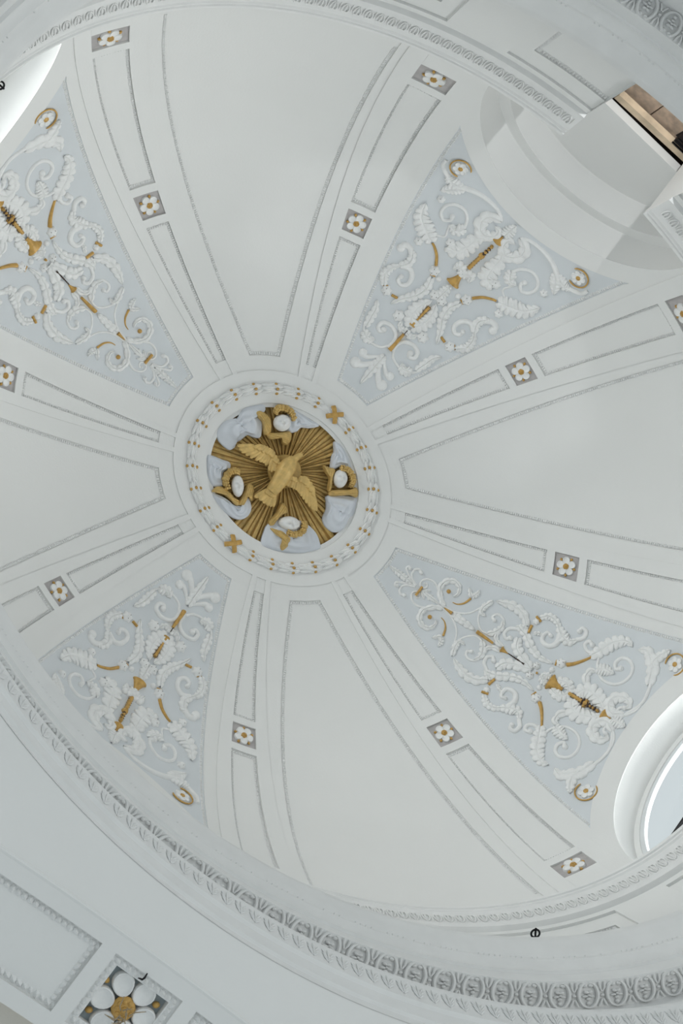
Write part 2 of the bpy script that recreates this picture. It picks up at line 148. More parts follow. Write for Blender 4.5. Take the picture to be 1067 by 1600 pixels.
# ------------------------------------------------------------------ mesh helpers (all in model units)
class MB:
    def __init__(self):
        self.v, self.f, self.mi, self.n = [], [], [], 0

    def add(self, verts, faces, mi=0):
        verts = np.asarray(verts, float).reshape(-1, 3)
        self.v.append(verts)
        for fc in faces:
            self.f.append(tuple(int(i) + self.n for i in fc))
            self.mi.append(mi)
        self.n += len(verts)
        return self

    def grid(self, P, cu=False, cv=False, mi=0):
        P = np.asarray(P, float)
        nu, nv = P.shape[:2]
        fs = []
        for i in range(nu if cu else nu - 1):
            i2 = (i + 1) % nu
            for j in range(nv if cv else nv - 1):
                j2 = (j + 1) % nv
                fs.append((i * nv + j, i * nv + j2, i2 * nv + j2, i2 * nv + j))
        return self.add(P.reshape(-1, 3), fs, mi)

    def box(self, lo, hi, mi=0):
        x0, y0, z0 = lo
        x1, y1, z1 = hi
        v = [(x0, y0, z0), (x1, y0, z0), (x1, y1, z0), (x0, y1, z0), (x0, y0, z1), (x1, y0, z1), (x1, y1, z1), (x0, y1, z1)]
        return self.add(v, [(0, 3, 2, 1), (4, 5, 6, 7), (0, 1, 5, 4), (1, 2, 6, 5), (2, 3, 7, 6), (3, 0, 4, 7)], mi)

    def build(self, name, mats, parent=None, origin=(0, 0, 0), raw=False, smooth=40, matrix=None):
        """link ONE mesh object; vertices are in model units (world) unless raw"""
        V = np.concatenate(self.v) if self.v else np.zeros((0, 3))
        if raw:
            V = V * S
        else:
            V = V * S + np.array([0, 0, Z0]) - np.asarray(origin, float)
        me = bpy.data.meshes.new(name)
        me.from_pydata(V.tolist(), [], self.f)
        if not isinstance(mats, (list, tuple)):
            mats = [mats]
        for m in mats:
            me.materials.append(M[m])
        if len(mats) > 1:
            me.polygons.foreach_set('material_index', self.mi)
        if smooth:
            me.polygons.foreach_set('use_smooth', [True] * len(me.polygons))
            me.set_sharp_from_angle(angle=math.radians(smooth))
        me.update()
        o = bpy.data.objects.new(name, me)
        COL.objects.link(o)
        if parent is not None:
            o.parent = parent
        elif not raw:
            o.location = origin
        if matrix is not None:
            o.matrix_local = matrix
        return o


def tag(o, label=None, cat=None, group=None, kind=None):
    if label:
        o['label'] = label
    if cat:
        o['category'] = cat
    if group:
        o['group'] = group
    if kind:
        o['kind'] = kind
    return o


def empty(name, loc):
    o = bpy.data.objects.new(name, None)
    COL.objects.link(o)
    o.location = loc
    o.empty_display_size = 0.05
    return o


def W3(p):
    return np.asarray(p, float) * S + np.array([0, 0, Z0])


# ------------------------------------------------------------------ the dome surface: rho (0 crown .. 1.067 springing), t (azimuth), h (height of relief)
DR, DP, DZ, DH, DE0, DE1 = 1.06676942, 2.50254316, 2.90062782, 1.02834563, 0.10149794, 0.02830881


def zprof(r):
    u = np.clip(np.asarray(r, float) / DR, 0, 0.99999)
    return DZ + DH * (1 - u ** DP) ** (1 / DP)


def zinv(z):
    q = np.clip((np.asarray(z, float) - DZ) / DH, 0, 1)
    return DR * (1 - q ** DP) ** (1 / DP)


def ell(r):
    return DE0 + DE1 * (np.asarray(r, float) - 0.7)


def D0(r, t):
    e = ell(r)
    return np.stack([r * np.cos(t) * (1 + e), r * np.sin(t) * (1 - e), zprof(r)], -1)


def frame(r, t):
    r = np.asarray(r, float)
    t = np.asarray(t, float)
    r, t = np.broadcast_arrays(r, t)
    d = 1e-4
    pr = D0(r + d, t) - D0(r - d, t)
    pt = D0(r, t + d) - D0(r, t - d)
    n = np.cross(pr, pt)
    n /= np.linalg.norm(n, axis=-1, keepdims=True) + 1e-15
    n = np.where(n[..., 2:3] > 0, -n, n)
    return D0(r, t), n


def D(r, t, h):
    p, n = frame(r, t)
    return p + n * np.asarray(h, float)[..., None]


def lat_t(lat, r, axis):
    """angle from the axis of an ornate bay for a lateral distance"""
    e = ell(r)
    k = (1 - e) if axis == 'long' else (1 + e)
    return np.arcsin(np.clip(lat / (r * k), -1, 1))


def patch(mb, rs, tL, tR, h, nt=6, h0=-0.002, mi=0):
    """solid plate over rho in rs and t between tL(rho), tR(rho)"""
    rs = np.asarray(rs, float)
    a = np.array([tL(r) for r in rs]) if callable(tL) else np.full(len(rs), tL)
    b = np.array([tR(r) for r in rs]) if callable(tR) else np.full(len(rs), tR)
    s = np.linspace(0, 1, nt + 1)
    T = a[:, None] + (b - a)[:, None] * s[None]
    Rr = np.repeat(rs[:, None], nt + 1, 1)
    top = D(Rr, T, np.full(T.shape, h))
    bot = D(Rr, T, np.full(T.shape, h0))
    mb.grid(top, mi=mi)
    for sl in ((slice(None), 0), (slice(None), -1), (0, slice(None)), (-1, slice(None))):
        mb.grid(np.stack([top[sl], bot[sl]], 0), mi=mi)


def rsamp(a, b, n=None):
    """rho samples, denser where the dome turns down"""
    za, zb = zprof(a), zprof(b)
    L = abs(b - a) + abs(za - zb)
    n = n or max(2, int(L / 0.03) + 1)
    f = np.linspace(a, b, 400)
    z = zprof(f)
    s = np.concatenate([[0], np.cumsum(np.hypot(np.diff(f), np.diff(z)))])
    return np.interp(np.linspace(0, s[-1], n + 1), s, f)


AL, BE = 0.4431, 0.3781
RIB_T = {1: PI + AL, 2: 1.5 * PI - BE, 3: 1.5 * PI + BE, 4: 2 * PI - AL, 5: AL, 6: 0.5 * PI - BE, 7: 0.5 * PI + BE, 8: PI - AL}
# for each rib: side (+1/-1 in t) on which the ornate bay lies, and the kind of bay
RIB_O = {1: (-1, 'long'), 2: (1, 'short'), 3: (-1, 'short'), 4: (1, 'long'), 5: (-1, 'long'), 6: (1, 'short'), 7: (-1, 'short'), 8: (1, 'long')}
BAY_T = {'BR': 0.0, 'BL': 0.5 * PI, 'TL': PI, 'TR': 1.5 * PI}
BAY_K = {'BR': 'long', 'BL': 'short', 'TL': 'long', 'TR': 'short'}
EO = {'long': (0.042, 0.080), 'short': (0.054, 0.060)}     # ornate-side edge a + b/rho
EP = {'long': (0.065, 0.063), 'short': (0.030, 0.076)}     # plain-side edge
GROOVE = {'long': 0.090, 'short': 0.085}
INSET = {'long': 0.047, 'short': 0.042}
ARCH = {'long': (0.306, 0.360), 'short': (0.325, 0.377)}   # arch of the lunette window, edge of the ornate panel
ZC = 3.13
H1, H2 = 0.0032, 0.0060
RB = 1.0625


def e_orn(k, r):
    return EO[k][0] + EO[k][1] / r


def e_pl(k, r):
    return EP[k][0] + EP[k][1] / r


def arch_t(q, r, k):
    """half angle of a cylinder of radius q round the bay axis at rho"""
    z = zprof(r)
    d = q * q - (z - ZC) ** 2
    if z < ZC:
        return float(lat_t(q, r, k))
    return float(lat_t(math.sqrt(d), r, k)) if d > 0 else 0.0


def panel_half(k, r):
    return (AL if k == 'long' else BE) - e_orn(k, r)


# ------------------------------------------------------------------ ceiling: shell
mb = MB()
rs = np.concatenate([rsamp(0.2, 0.9, 26), rsamp(0.9, RB, 30)[1:]])
for bay in BAY_T:
    k = BAY_K[bay]
    T = AL if k == 'long' else BE
    qa = ARCH[k][0] + 0.018
    for sg in (-1, 1):
        P_ = []
        for r in rs:
            a = arch_t(qa, r, k)
            P_.append([(r, BAY_T[bay] + sg * (a + (T - a) * s)) for s in np.linspace(0, 1, 13)])
        P_ = np.array(P_)
        mb.grid(D0(P_[..., 0], P_[..., 1]))
for a, b in ((1, 2), (3, 4), (5, 6), (7, 8)):
    tt = np.linspace(RIB_T[a], RIB_T[b] if RIB_T[b] > RIB_T[a] else RIB_T[b] + 2 * PI, 25)
    if a == 5:
        tt = np.linspace(AL, 0.5 * PI - BE, 25)
    Rr, Tt = np.meshgrid(rs, tt, indexing='ij')
    mb.grid(D0(Rr, Tt))
ceiling = mb.build('ceiling', 'plaster')
tag(ceiling, 'white plaster oval dome with eight ribs and four plain panels', 'dome', kind='structure')

# ring band round the medallion (levels 2 and 1)
mb = MB()
patch(mb, rsamp(0.212, 0.302, 4), 0, 2 * PI, H2, 160)
patch(mb, rsamp(0.302, 0.343, 2), 0, 2 * PI, H1, 160)
mb.build('crown_ring', 'plaster', ceiling)

# ribs: flat bands on both sides, raised strip with two long insets and two square coffers
CO1, CO2 = (0.7235, 0.7765), (1.0275, 1.0425)
IN1, IN2 = (0.300, 0.706), (0.793, 1.0205)
for rib, t0 in RIB_T.items():
    so, k = RIB_O[rib]
    g, i_ = GROOVE[k], INSET[k]
    mb = MB()
    bay = [b for b in BAY_T if abs(((t0 + so * (AL if k == 'long' else BE)) - BAY_T[b] + PI) % (2 * PI) - PI) < 1e-3][0]
    T = AL if k == 'long' else BE
    rr = np.concatenate([rsamp(0.343, 0.9, 20), rsamp(0.9, RB, 30)[1:]])
    patch(mb, rr, t0 + so * g, lambda r: t0 + so * (T - max(panel_half(k, r), arch_t(ARCH[k][1], r, k))), H1, 5)
    patch(mb, np.concatenate([rsamp(0.343, RB, 34)]), t0 - so * g, lambda r: t0 - so * e_pl(k, r), H1, 4)
    rl = rsamp(0.3, RB, 40)
    patch(mb, rl, t0 - g, t0 - i_, H2, 2)
    patch(mb, rl, t0 + i_, t0 + g, H2, 2)
    for a, b in ((IN1[1], CO1[0]), (CO1[1], IN2[0]), (IN2[1], CO2[0]), (CO2[1], RB)):
        patch(mb, rsamp(a, b, 2), t0 - i_, t0 + i_, H2, 3)
    mb.build('rib', 'plaster', ceiling)
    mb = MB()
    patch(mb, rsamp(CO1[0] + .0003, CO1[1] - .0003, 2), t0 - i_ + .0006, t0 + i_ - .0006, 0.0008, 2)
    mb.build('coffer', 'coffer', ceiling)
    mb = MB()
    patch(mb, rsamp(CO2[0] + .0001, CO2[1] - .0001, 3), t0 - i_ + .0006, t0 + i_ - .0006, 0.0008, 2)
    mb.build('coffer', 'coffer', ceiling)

# flat arch bands round the lunettes
for bay in BAY_T:
    k = BAY_K[bay]
    qa, qp = ARCH[k]
    ph = np.linspace(-0.2, PI + 0.2, 73)
    qs = np.linspace(qa, qp, 5)
    PH, Q = np.meshgrid(ph, qs, indexing='ij')
    Zz = ZC + Q * np.sin(PH)
    Rr = zinv(Zz)
    Tt = BAY_T[bay] + lat_t(Q * np.cos(PH), Rr, k)
    top = D(Rr, Tt, np.full(Rr.shape, H1))
    bot = D(Rr, Tt, np.full(Rr.shape, -0.004))
    mb = MB()
    mb.grid(top)
    for j in (0, -1):
        mb.grid(np.stack([top[:, j], bot[:, j]], 0))
    mb.build('arch_band', 'plaster', ceiling)
    # grey-blue ground of the ornate panel
    mb = MB()
    rr = np.concatenate([rsamp(0.343, 0.9, 24), rsamp(0.9, 1.03, 26)[1:]])
    for sg in (-1, 1):
        rows = []
        for r in rr:
            a, b = arch_t(qp - .004, r, k), panel_half(k, r) + 0.004
            if a > b:
                break
            rows.append([(r, BAY_T[bay] + sg * (a + (b - a) * s)) for s in np.linspace(0, 1, 13)])
        rows = np.array(rows)
        mb.grid(D(rows[..., 0], rows[..., 1], np.full(rows.shape[:2], 0.0008)))
    mb.build('panel_field', 'field', ceiling)


# ------------------------------------------------------------------ fine leaf-and-bead borders (too small to count)
def bead_row(mb, pts, step=0.0062, w=0.0026, hh=0.0028, base=0.0006):
    """pts: list of (rho, t) along the edge, beads sit on the dome surface"""
    pts = np.array(pts, float)
    P_ = D0(pts[:, 0], pts[:, 1])
    s = np.concatenate([[0], np.cumsum(np.linalg.norm(np.diff(P_, axis=0), axis=1))])
    n = max(2, int(s[-1] / step))
    q = (np.arange(n) + 0.5) / n * s[-1]
    rr = np.interp(q, s, pts[:, 0])
    tt = np.interp(q, s, pts[:, 1])
    p, nn = frame(rr, tt)
    dt = np.gradient(p, axis=0)
    dt /= np.linalg.norm(dt, axis=1, keepdims=True)
    bb = np.cross(nn, dt)
    for i in range(n):
        ww = w * random.uniform(0.8, 1.2)
        h_ = hh * random.uniform(0.8, 1.15)
        c = p[i] + nn[i] * base
        a = dt[i] * ww * 0.95
        b = bb[i] * ww * 1.35
        v = [c - a - b, c + a - b, c + a + b, c - a + b, c - a * .35 - b * .5 + nn[i] * h_, c + a * .6 - b * .3 + nn[i] * h_, c + a * .2 + b * .6 + nn[i] * h_ * .8]
        mb.add(v, [(0, 1, 5, 4), (1, 2, 6, 5), (2, 3, 6), (3, 0, 4, 6), (4, 5, 6)])


for rib, t0 in RIB_T.items():
    so, k = RIB_O[rib]
    i_ = INSET[k]
    for a, b in (IN1, IN2):
        mb = MB()
        dr = 0.006 if a < .5 else 0.005
        for sg in (-1, 1):
            bead_row(mb, [(r, t0 + sg * (i_ - 0.0045 / r)) for r in rsamp(a + .004, b - .002, 40)])
        if a > .5:
            bead_row(mb, [(a + dr, t0 + s * (i_ - .008)) for s in np.linspace(-1, 1, 5)])
        bead_row(mb, [(b - (dr if a < .5 else .0014), t0 + s * (i_ - .008)) for s in np.linspace(-1, 1, 5)])
        tag(mb.build('inset_border', 'moulding', ceiling, smooth=0), kind='stuff')
    mb = MB()
    bead_row(mb, [(r, t0 - so * (e_pl(k, r) + 0.006 / r)) for r in rsamp(0.35, 1.045, 60)], w=.003)
    tag(mb.build('panel_border', 'moulding', ceiling, smooth=0), kind='stuff')
    mb = MB()
    T = AL if k == 'long' else BE
    pts = [(r, t0 + so * (e_orn(k, r) + 0.006 / r)) for r in rsamp(0.35, 1.03, 60) if T - e_orn(k, r) > arch_t(ARCH[k][1], r, k)]
    bead_row(mb, pts, w=.0032, step=.0066)
    tag(mb.build('panel_border', 'moulding', ceiling, smooth=0), kind='stuff')
for bay, bt in BAY_T.items():
    k = BAY_K[bay]
    w = panel_half(k, 0.35) - .02
    mb = MB()
    bead_row(mb, [(0.3495, bt + s) for s in np.linspace(-w, w, 20)], w=.0032)
    tag(mb.build('panel_border', 'moulding', ceiling, smooth=0), kind='stuff')
for a, b in ((1, 2), (3, 4), (5, 6), (7, 8)):
    ka, kb = RIB_O[a][1], RIB_O[b][1]
    ta = RIB_T[a] + e_pl(ka, .35) + .01
    tb = RIB_T[b] - e_pl(kb, .35) - .01
    if tb < ta:
        tb += 2 * PI
    mb = MB()
    bead_row(mb, [(0.349, t) for t in np.linspace(ta, tb, 12)], w=.003)
    tag(mb.build('panel_border', 'moulding', ceiling, smooth=0), kind='stuff')


# ------------------------------------------------------------------ drum, cornices
ER = 0.1245


def Q3(r, z, t, e=ER):
    r, z, t = np.broadcast_arrays(np.asarray(r, float), np.asarray(z, float), np.asarray(t, float))
    return np.stack([r * np.cos(t) * (1 + e), r * np.sin(t) * (1 - e), z], -1)


def sweep(mb, prof, t0, t1, n, mi=0):
    prof = np.array(prof, float)
    tt = np.linspace(t0, t1, n + 1)
    mb.grid(Q3(prof[None, :, 0], prof[None, :, 1], tt[:, None]), mi=mi)


GAP = 0.118
T_TR = 1.5 * PI
TA, TB = T_TR + GAP, T_TR - GAP + 2 * PI

# dome cornice
mb = MB()
cor1 = [(1.30, 3.062), (1.0, 3.062), (1.0, 3.050), (1.0035, 3.048), (1.0035, 3.041), (1.0075, 3.037), (1.0075, 3.032), (1.0045, 3.030), (1.0045, 3.024),
        (1.0085, 3.012), (1.0125, 2.995), (1.0165, 2.975), (1.0185, 2.968), (1.0185, 2.960), (1.024, 2.957), (1.030, 2.955)]
sweep(mb, cor1, TA, TB, 220)
for tt in (TA, TB):
    pr = np.array(cor1 + [(1.30, 2.955)])
    mb.add(Q3(pr[:, 0], pr[:, 1], tt), [tuple(range(len(pr)))])
trim1 = mb.build('trim_1', 'moulding', smooth=35)
tag(trim1, 'white leaf-carved cornice ringing the foot of the dome', 'cornice', kind='structure')

# drum wall with sunk panels
mb = MB()
RD, RD1, RD2 = 1.030, 1.0365, 1.0425
ZT, ZB = 2.957, 2.565
tt = np.linspace(TA, TB, 200)
mb.grid(Q3(RD2, np.array([ZT, ZB])[None, :], tt[:, None]))


def cpatch(mb, r, z0, z1, t0, t1, rb):
    n = max(1, int(abs(t1 - t0) / 0.03))
    tt = np.linspace(t0, t1, n + 1)
    f = Q3(r, np.array([z0, z1])[None, :], tt[:, None])
    b = Q3(rb, np.array([z0, z1])[None, :], tt[:, None])
    mb.grid(f)
    for sl in ((slice(None), 0), (slice(None), 1), (0, slice(None)), (-1, slice(None))):
        mb.grid(np.stack([f[sl], b[sl]], 0))


zo1, zo0, zi1, zi0 = 2.935, 2.625, 2.873, 2.68
cpatch(mb, RD, zo1, ZT, TA, TB, RD2)
cpatch(mb, RD, ZB, zo0, TA, TB, RD2)
panels = []
for bay, bt in BAY_T.items():
    w = 0.375 if BAY_K[bay] == 'long' else 0.318
    if bay == 'TR':
        panels += [(bt - w, bt - GAP, 1, 0), (bt + GAP, bt + w, 0, 1)]
    else:
        panels.append((bt - w, bt + w, 1, 1))
for a, b in ((1, 2), (3, 4), (5, 6), (7, 8)):
    ta, tb = RIB_T[a] + 0.072, RIB_T[b] - 0.072
    if a == 3:
        ta, tb = RIB_T[3] + 0.072, RIB_T[4] - 0.072
    panels.append((ta, tb, 1, 1))
panels = sorted([(a % (2 * PI), b - a, l, r) for a, b, l, r in panels])
drum_in = []
for n_, (a, w, l, r) in enumerate(panels):
    nx = panels[(n_ + 1) % len(panels)][0] + (2 * PI if n_ == len(panels) - 1 else 0)
    if r:
        cpatch(mb, RD, zo0, zo1, a + w, nx, RD2)          # pier
    si = 0.034
    cpatch(mb, RD1, zi1, zo1, a, a + w, RD2)
    cpatch(mb, RD1, zo0, zi0, a, a + w, RD2)
    if l:
        cpatch(mb, RD1, zi0, zi1, a, a + si, RD2)
    if r:
        cpatch(mb, RD1, zi0, zi1, a + w - si, a + w, RD2)
    drum_in.append((a + (si if l else 0), a + w - (si if r else 0), l, r))
drum = mb.build('wall_drum', 'plaster', smooth=30)
tag(drum, 'white curved drum wall with sunk rectangular panels below dome', 'wall', kind='structure')
for a, b, l, r in drum_in:
    mb = MB()
    n = max(2, int((b - a) / 0.0068))
    for i in range(n):
        t = a + (i + .5) / n * (b - a)
        q0 = Q3(RD2 - .0005, zi1 - 0.002, t - .0026)
        q1 = Q3(RD2 - .0005, zi1 - 0.002, t + .0026)
        q2 = Q3(RD2 - .0005, zi1 - 0.013, t + .0022)
        q3 = Q3(RD2 - .0005, zi1 - 0.013, t - .0022)
        a0 = Q3(RD2 - .0055, zi1 - 0.003, t)
        a1 = Q3(RD2 - .0045, zi1 - 0.010, t)
        mb.add([q0, q1, q2, q3, a0, a1], [(0, 1, 4), (1, 2, 5, 4), (2, 3, 5), (3, 0, 4, 5)])
    for tt_, on in ((a + .006, l), (b - .006, r)):
        if on:
            for j in range(24):
                z = zi0 + (j + .5) / 24 * (zi1 - zi0)
                c = [Q3(RD2 - .0005, z - .0034, tt_ - .005), Q3(RD2 - .0005, z - .0034, tt_ + .005), Q3(RD2 - .0005, z + .0034, tt_ + .005), Q3(RD2 - .0005, z + .0034, tt_ - .005), Q3(RD2 - .005, z, tt_)]
                mb.add(c, [(0, 1, 4), (1, 2, 4), (2, 3, 4), (3, 0, 4)])
    tag(mb.build('drum_panel_border', 'moulding', drum, smooth=0), kind='stuff')

# lower cornice
mb = MB()
cor2 = [(1.06, 2.585), (0.936, 2.580), (0.936, 2.563), (0.9385, 2.556), (0.9435, 2.550), (0.9475, 2.540), (0.9530, 2.532), (0.9585, 2.524), (0.9605, 2.520), (0.9605, 2.514),
        (0.9665, 2.508), (0.9705, 2.500), (0.9740, 2.493), (0.9740, 2.486), (0.9805, 2.485), (0.9830, 2.470), (0.9850, 2.455), (1.0000, 2.4525), (1.0170, 2.4495), (1.0330, 2.446), (1.0360, 2.440),
        (1.0360, 2.318), (0.9925, 2.316), (0.9925, 2.306), (0.9950, 2.301), (1.0030, 2.282), (1.0110, 2.262), (1.0115, 2.256), (1.0200, 2.252), (1.0260, 2.238), (1.0300, 2.225), (1.0370, 2.222), (1.0400, 2.214), (1.0400, 2.195)]
sweep(mb, cor2, 0, 2 * PI, 260)
trim2 = mb.build('trim_2', 'moulding', smooth=35)
tag(trim2, 'wide white cornice carved with egg and flower band', 'cornice', kind='structure')


def ring_frame(r, z, t, dr, dz):
    """local frame on a moulding: x along the ring, y down the slope, z out of the surface"""
    d = 1e-4
    p = Q3(r, z, t)
    tx = Q3(r, z, t + d) - Q3(r, z, t - d)
    tx /= np.linalg.norm(tx)
    ty = Q3(r + dr * d, z + dz * d, t) - p
    ty -= tx * np.dot(tx, ty)
    ty /= np.linalg.norm(ty)
    tz = np.cross(tx, ty)
    c = np.array([p[0], p[1], 0])
    if np.dot(tz, np.array([-p[0], -p[1], -2.0])) < 0:
        tz = -tz
        tx = -tx
    m = Matrix(((tx[0], ty[0], tz[0], p[0] * S), (tx[1], ty[1], tz[1], p[1] * S), (tx[2], ty[2], tz[2], p[2] * S + Z0), (0, 0, 0, 1)))
    return m


def equal_arc(n, r, e=ER, t0=0.0):
    tt = np.linspace(0, 2 * PI, 4001)
    p = np.stack([r * np.cos(tt) * (1 + e), r * np.sin(tt) * (1 - e)], -1)
    s = np.concatenate([[0], np.cumsum(np.linalg.norm(np.diff(p, axis=0), axis=1))])
    q = ((np.arange(n) / n * s[-1]) + np.interp(t0 % (2 * PI), tt, s)) % s[-1]
    return np.interp(q, s, tt)


def tube(mb, pts, rad, ns=6, up=(0, 0, 1), flat=1.0, caps=True, mi=0):
    """round bar along 3-D points; rad scalar or list"""
    pts = np.asarray(pts, float)
    n = len(pts)
    rad = np.broadcast_to(np.asarray(rad, float), (n,))
    d = np.gradient(pts, axis=0)
    d /= np.linalg.norm(d, axis=1, keepdims=True) + 1e-12
    up = np.broadcast_to(np.asarray(up, float), (n, 3))
    b = np.cross(d, up)
    b /= np.linalg.norm(b, axis=1, keepdims=True) + 1e-12
    nn = np.cross(b, d)
    a = np.arange(ns) / ns * 2 * PI
    G = pts[:, None] + rad[:, None, None] * (np.cos(a)[None, :, None] * b[:, None] + flat * np.sin(a)[None, :, None] * nn[:, None])
    mb.grid(G, cv=True, mi=mi)
    if caps:
        base = mb.n - n * ns
        mb.f.append(tuple(base + i for i in range(ns)))
        mb.f.append(tuple(base + (n - 1) * ns + i for i in range(ns - 1, -1, -1)))
        mb.mi += [mi, mi]


def blob(mb, c, rx, ry, rz, nu=8, nv=5, ang=0.0, mi=0):
    """flattened ball in a local xy plane"""
    th = np.arange(nu) / nu * 2 * PI
    ph = np.linspace(-PI / 2, PI / 2, nv)
    G = np.zeros((nv, nu, 3))
    x = np.cos(ph)[:, None] * np.cos(th)[None] * rx
    y = np.cos(ph)[:, None] * np.sin(th)[None] * ry
    G[..., 0] = c[0] + x * math.cos(ang) - y * math.sin(ang)
    G[..., 1] = c[1] + x * math.sin(ang) + y * math.cos(ang)
    G[..., 2] = c[2] + np.sin(ph)[:, None] * rz
    mb.grid(G, cv=True, mi=mi)


# egg-and-flower band
NE = 112
EGT = equal_arc(NE, 1.005, t0=0.865)
egg = MB()
th = np.linspace(-0.62 * PI + PI / 2 + 0.36, 2 * PI - 0.36 - 0.12 * PI, 21)
th = np.linspace(-PI / 2 + 0.42, 1.5 * PI - 0.42, 22)
tube(egg, [(0.0192 * math.cos(a), 0.0485 * math.sin(a) + 0.001, 0.0035) for a in th], 0.0042, 6, flat=1.1)
flo = MB()
for i in range(5):
    a = PI / 2 + i * 2 * PI / 5
    blob(flo, (0.0064 * math.cos(a), 0.0135 * math.sin(a) + .003, 0.003), 0.0075, 0.0052, 0.0042, 7, 5, math.atan2(math.sin(a) * 1.6, math.cos(a)))
blob(flo, (0, .003, .0055), .0034, .0050, .004, 6, 5)
for sx in (-1, 1):
    blob(flo, (sx * .0060, -.033, .003), .0052, .0085, .004, 6, 5)
blob(flo, (0, .033, .003), .0048, .009, .0035, 6, 5)
dart = MB()
for sx in (-1, 1):
    tube(dart, [(sx * .0054, -.046, .003), (sx * .0047, -.025, .004), (sx * .001, -.009, .0035)], [.0026, .0024, .0014], 5)
    tube(dart, [(sx * .0012, .019, .0035), (sx * .004, .032, .004), (sx * .0082, .046, .003)], [.002, .0024, .0024], 5)
blob(dart, (0, .005, .003), .0044, .0068, .0042, 7, 5)
mf = ring_frame(1.005, 2.443, EGT[0], 0.033, -0.066)
protos = []
for n_, b_ in (('egg_frame', egg), ('egg_flower', flo), ('egg_dart', dart)):
    protos.append(b_.build(n_, 'moulding', trim2, raw=True, smooth=60, matrix=mf))
half = (EGT[1] - EGT[0]) % (2 * PI) / 2
for i, t in enumerate(EGT):
    t2 = EGT[(i + 1) % NE]
    if t2 < t:
        t2 += 2 * PI
    m1 = ring_frame(1.0090, 2.4510, t, 0.048, -0.009) @ Matrix.Diagonal((1, .46, 1.0, 1))
    m2 = ring_frame(1.0090, 2.4510, (t + t2) / 2, 0.048, -0.009) @ Matrix.Diagonal((1, .46, 1.0, 1))
    for p_, mm in zip(protos, (m1, m1, m2)):
        if i == 0:
            p_.matrix_local = mm
        else:
            o = p_.copy()
            COL.objects.link(o)
            o.parent = trim2
            o.matrix_local = mm

# small leaves: one band under the eggs, one band on the dome cornice
lf = MB()
for sx in (-1, 1):
    tube(lf, [(sx * .0012, .009, .001), (sx * .006, .006, .0025), (sx * .0085, -.001, .0028), (sx * .006, -.007, .0025), (sx * .0025, -.006, .0022)], [.0013, .0018, .0019, .0016, .001], 5)
blob(lf, (0, -.001, .001), .0026, .0075, .003, 6, 5)
blob(lf, (.0128, .002, .001), .0018, .0085, .0028, 6, 5)
NL = 240
LT = equal_arc(NL, 1.01, t0=0.3)
p_ = None
for t in LT:
    if abs((t - T_TR + PI) % (2 * PI) - PI) < GAP + 0.010:
        continue
    mm = ring_frame(1.0115, 2.999, t, 0.012, -0.056) @ Matrix.Diagonal((1.0, 1.8, .85, 1))
    if p_ is None:
        p_ = lf.build('cornice_leaf', 'moulding', trim1, raw=True, smooth=60, matrix=mm)
    else:
        o = p_.copy()
        COL.objects.link(o)
        o.parent = trim1
        o.matrix_local = mm
lf2 = MB()
for sx in (-1, 1):
    for q in range(3):
        a = 0.5 + q * 0.75
        tube(lf2, [(sx * .001, .011 - q * .004, .0005), (sx * (.004 + .0035 * math.sin(a)), .006 - q * .006, .0024), (sx * (.006 + .004 * math.sin(a)), -q * .006 + .001, .0008)], [.0014, .002, .0007], 4)
tube(lf2, [(0, .014, .0015), (0, 0, .0028), (0, -.014, .001)], [.001, .0016, .0008], 4)
NM = 224
LT2 = equal_arc(NM, 1.035, t0=0.865)
p_ = None
for t in LT2:
    mm = ring_frame(1.0028, 2.2825, t, 0.016, -0.039) @ Matrix.Diagonal((1.1, 1.25, .75, 1))
    if p_ is None:
        p_ = lf2.build('band_leaf', 'moulding', trim2, raw=True, smooth=60, matrix=mm)
    else:
        o = p_.copy()
        COL.objects.link(o)
        o.parent = trim2
        o.matrix_local = mm
# tiny teeth along the upper moulding
mb = MB()
for t in equal_arc(560, 0.96):
    if random.random() < 0.35:
        continue
    c = [Q3(.9600, 2.5245, t - .002), Q3(.9600, 2.5245, t + .002), Q3(.9615, 2.5165, t + .002), Q3(.9615, 2.5165, t - .002), Q3(.957, 2.519, t)]
    mb.add(c, [(0, 1, 4), (1, 2, 4), (2, 3, 4), (3, 0, 4)])
tag(mb.build('teeth_band', 'moulding', trim2, smooth=0), kind='stuff')


# ------------------------------------------------------------------ lunettes: reveals and windows
def bay_pt(bay, out, lat, z):
    """out: distance from the dome axis along the bay axis, lat: sideways"""
    b = BAY_T[bay]
    return np.stack([out * math.cos(b) - lat * math.sin(b) + 0 * z, out * math.sin(b) + lat * math.cos(b) + 0 * z, z + 0 * out], -1)


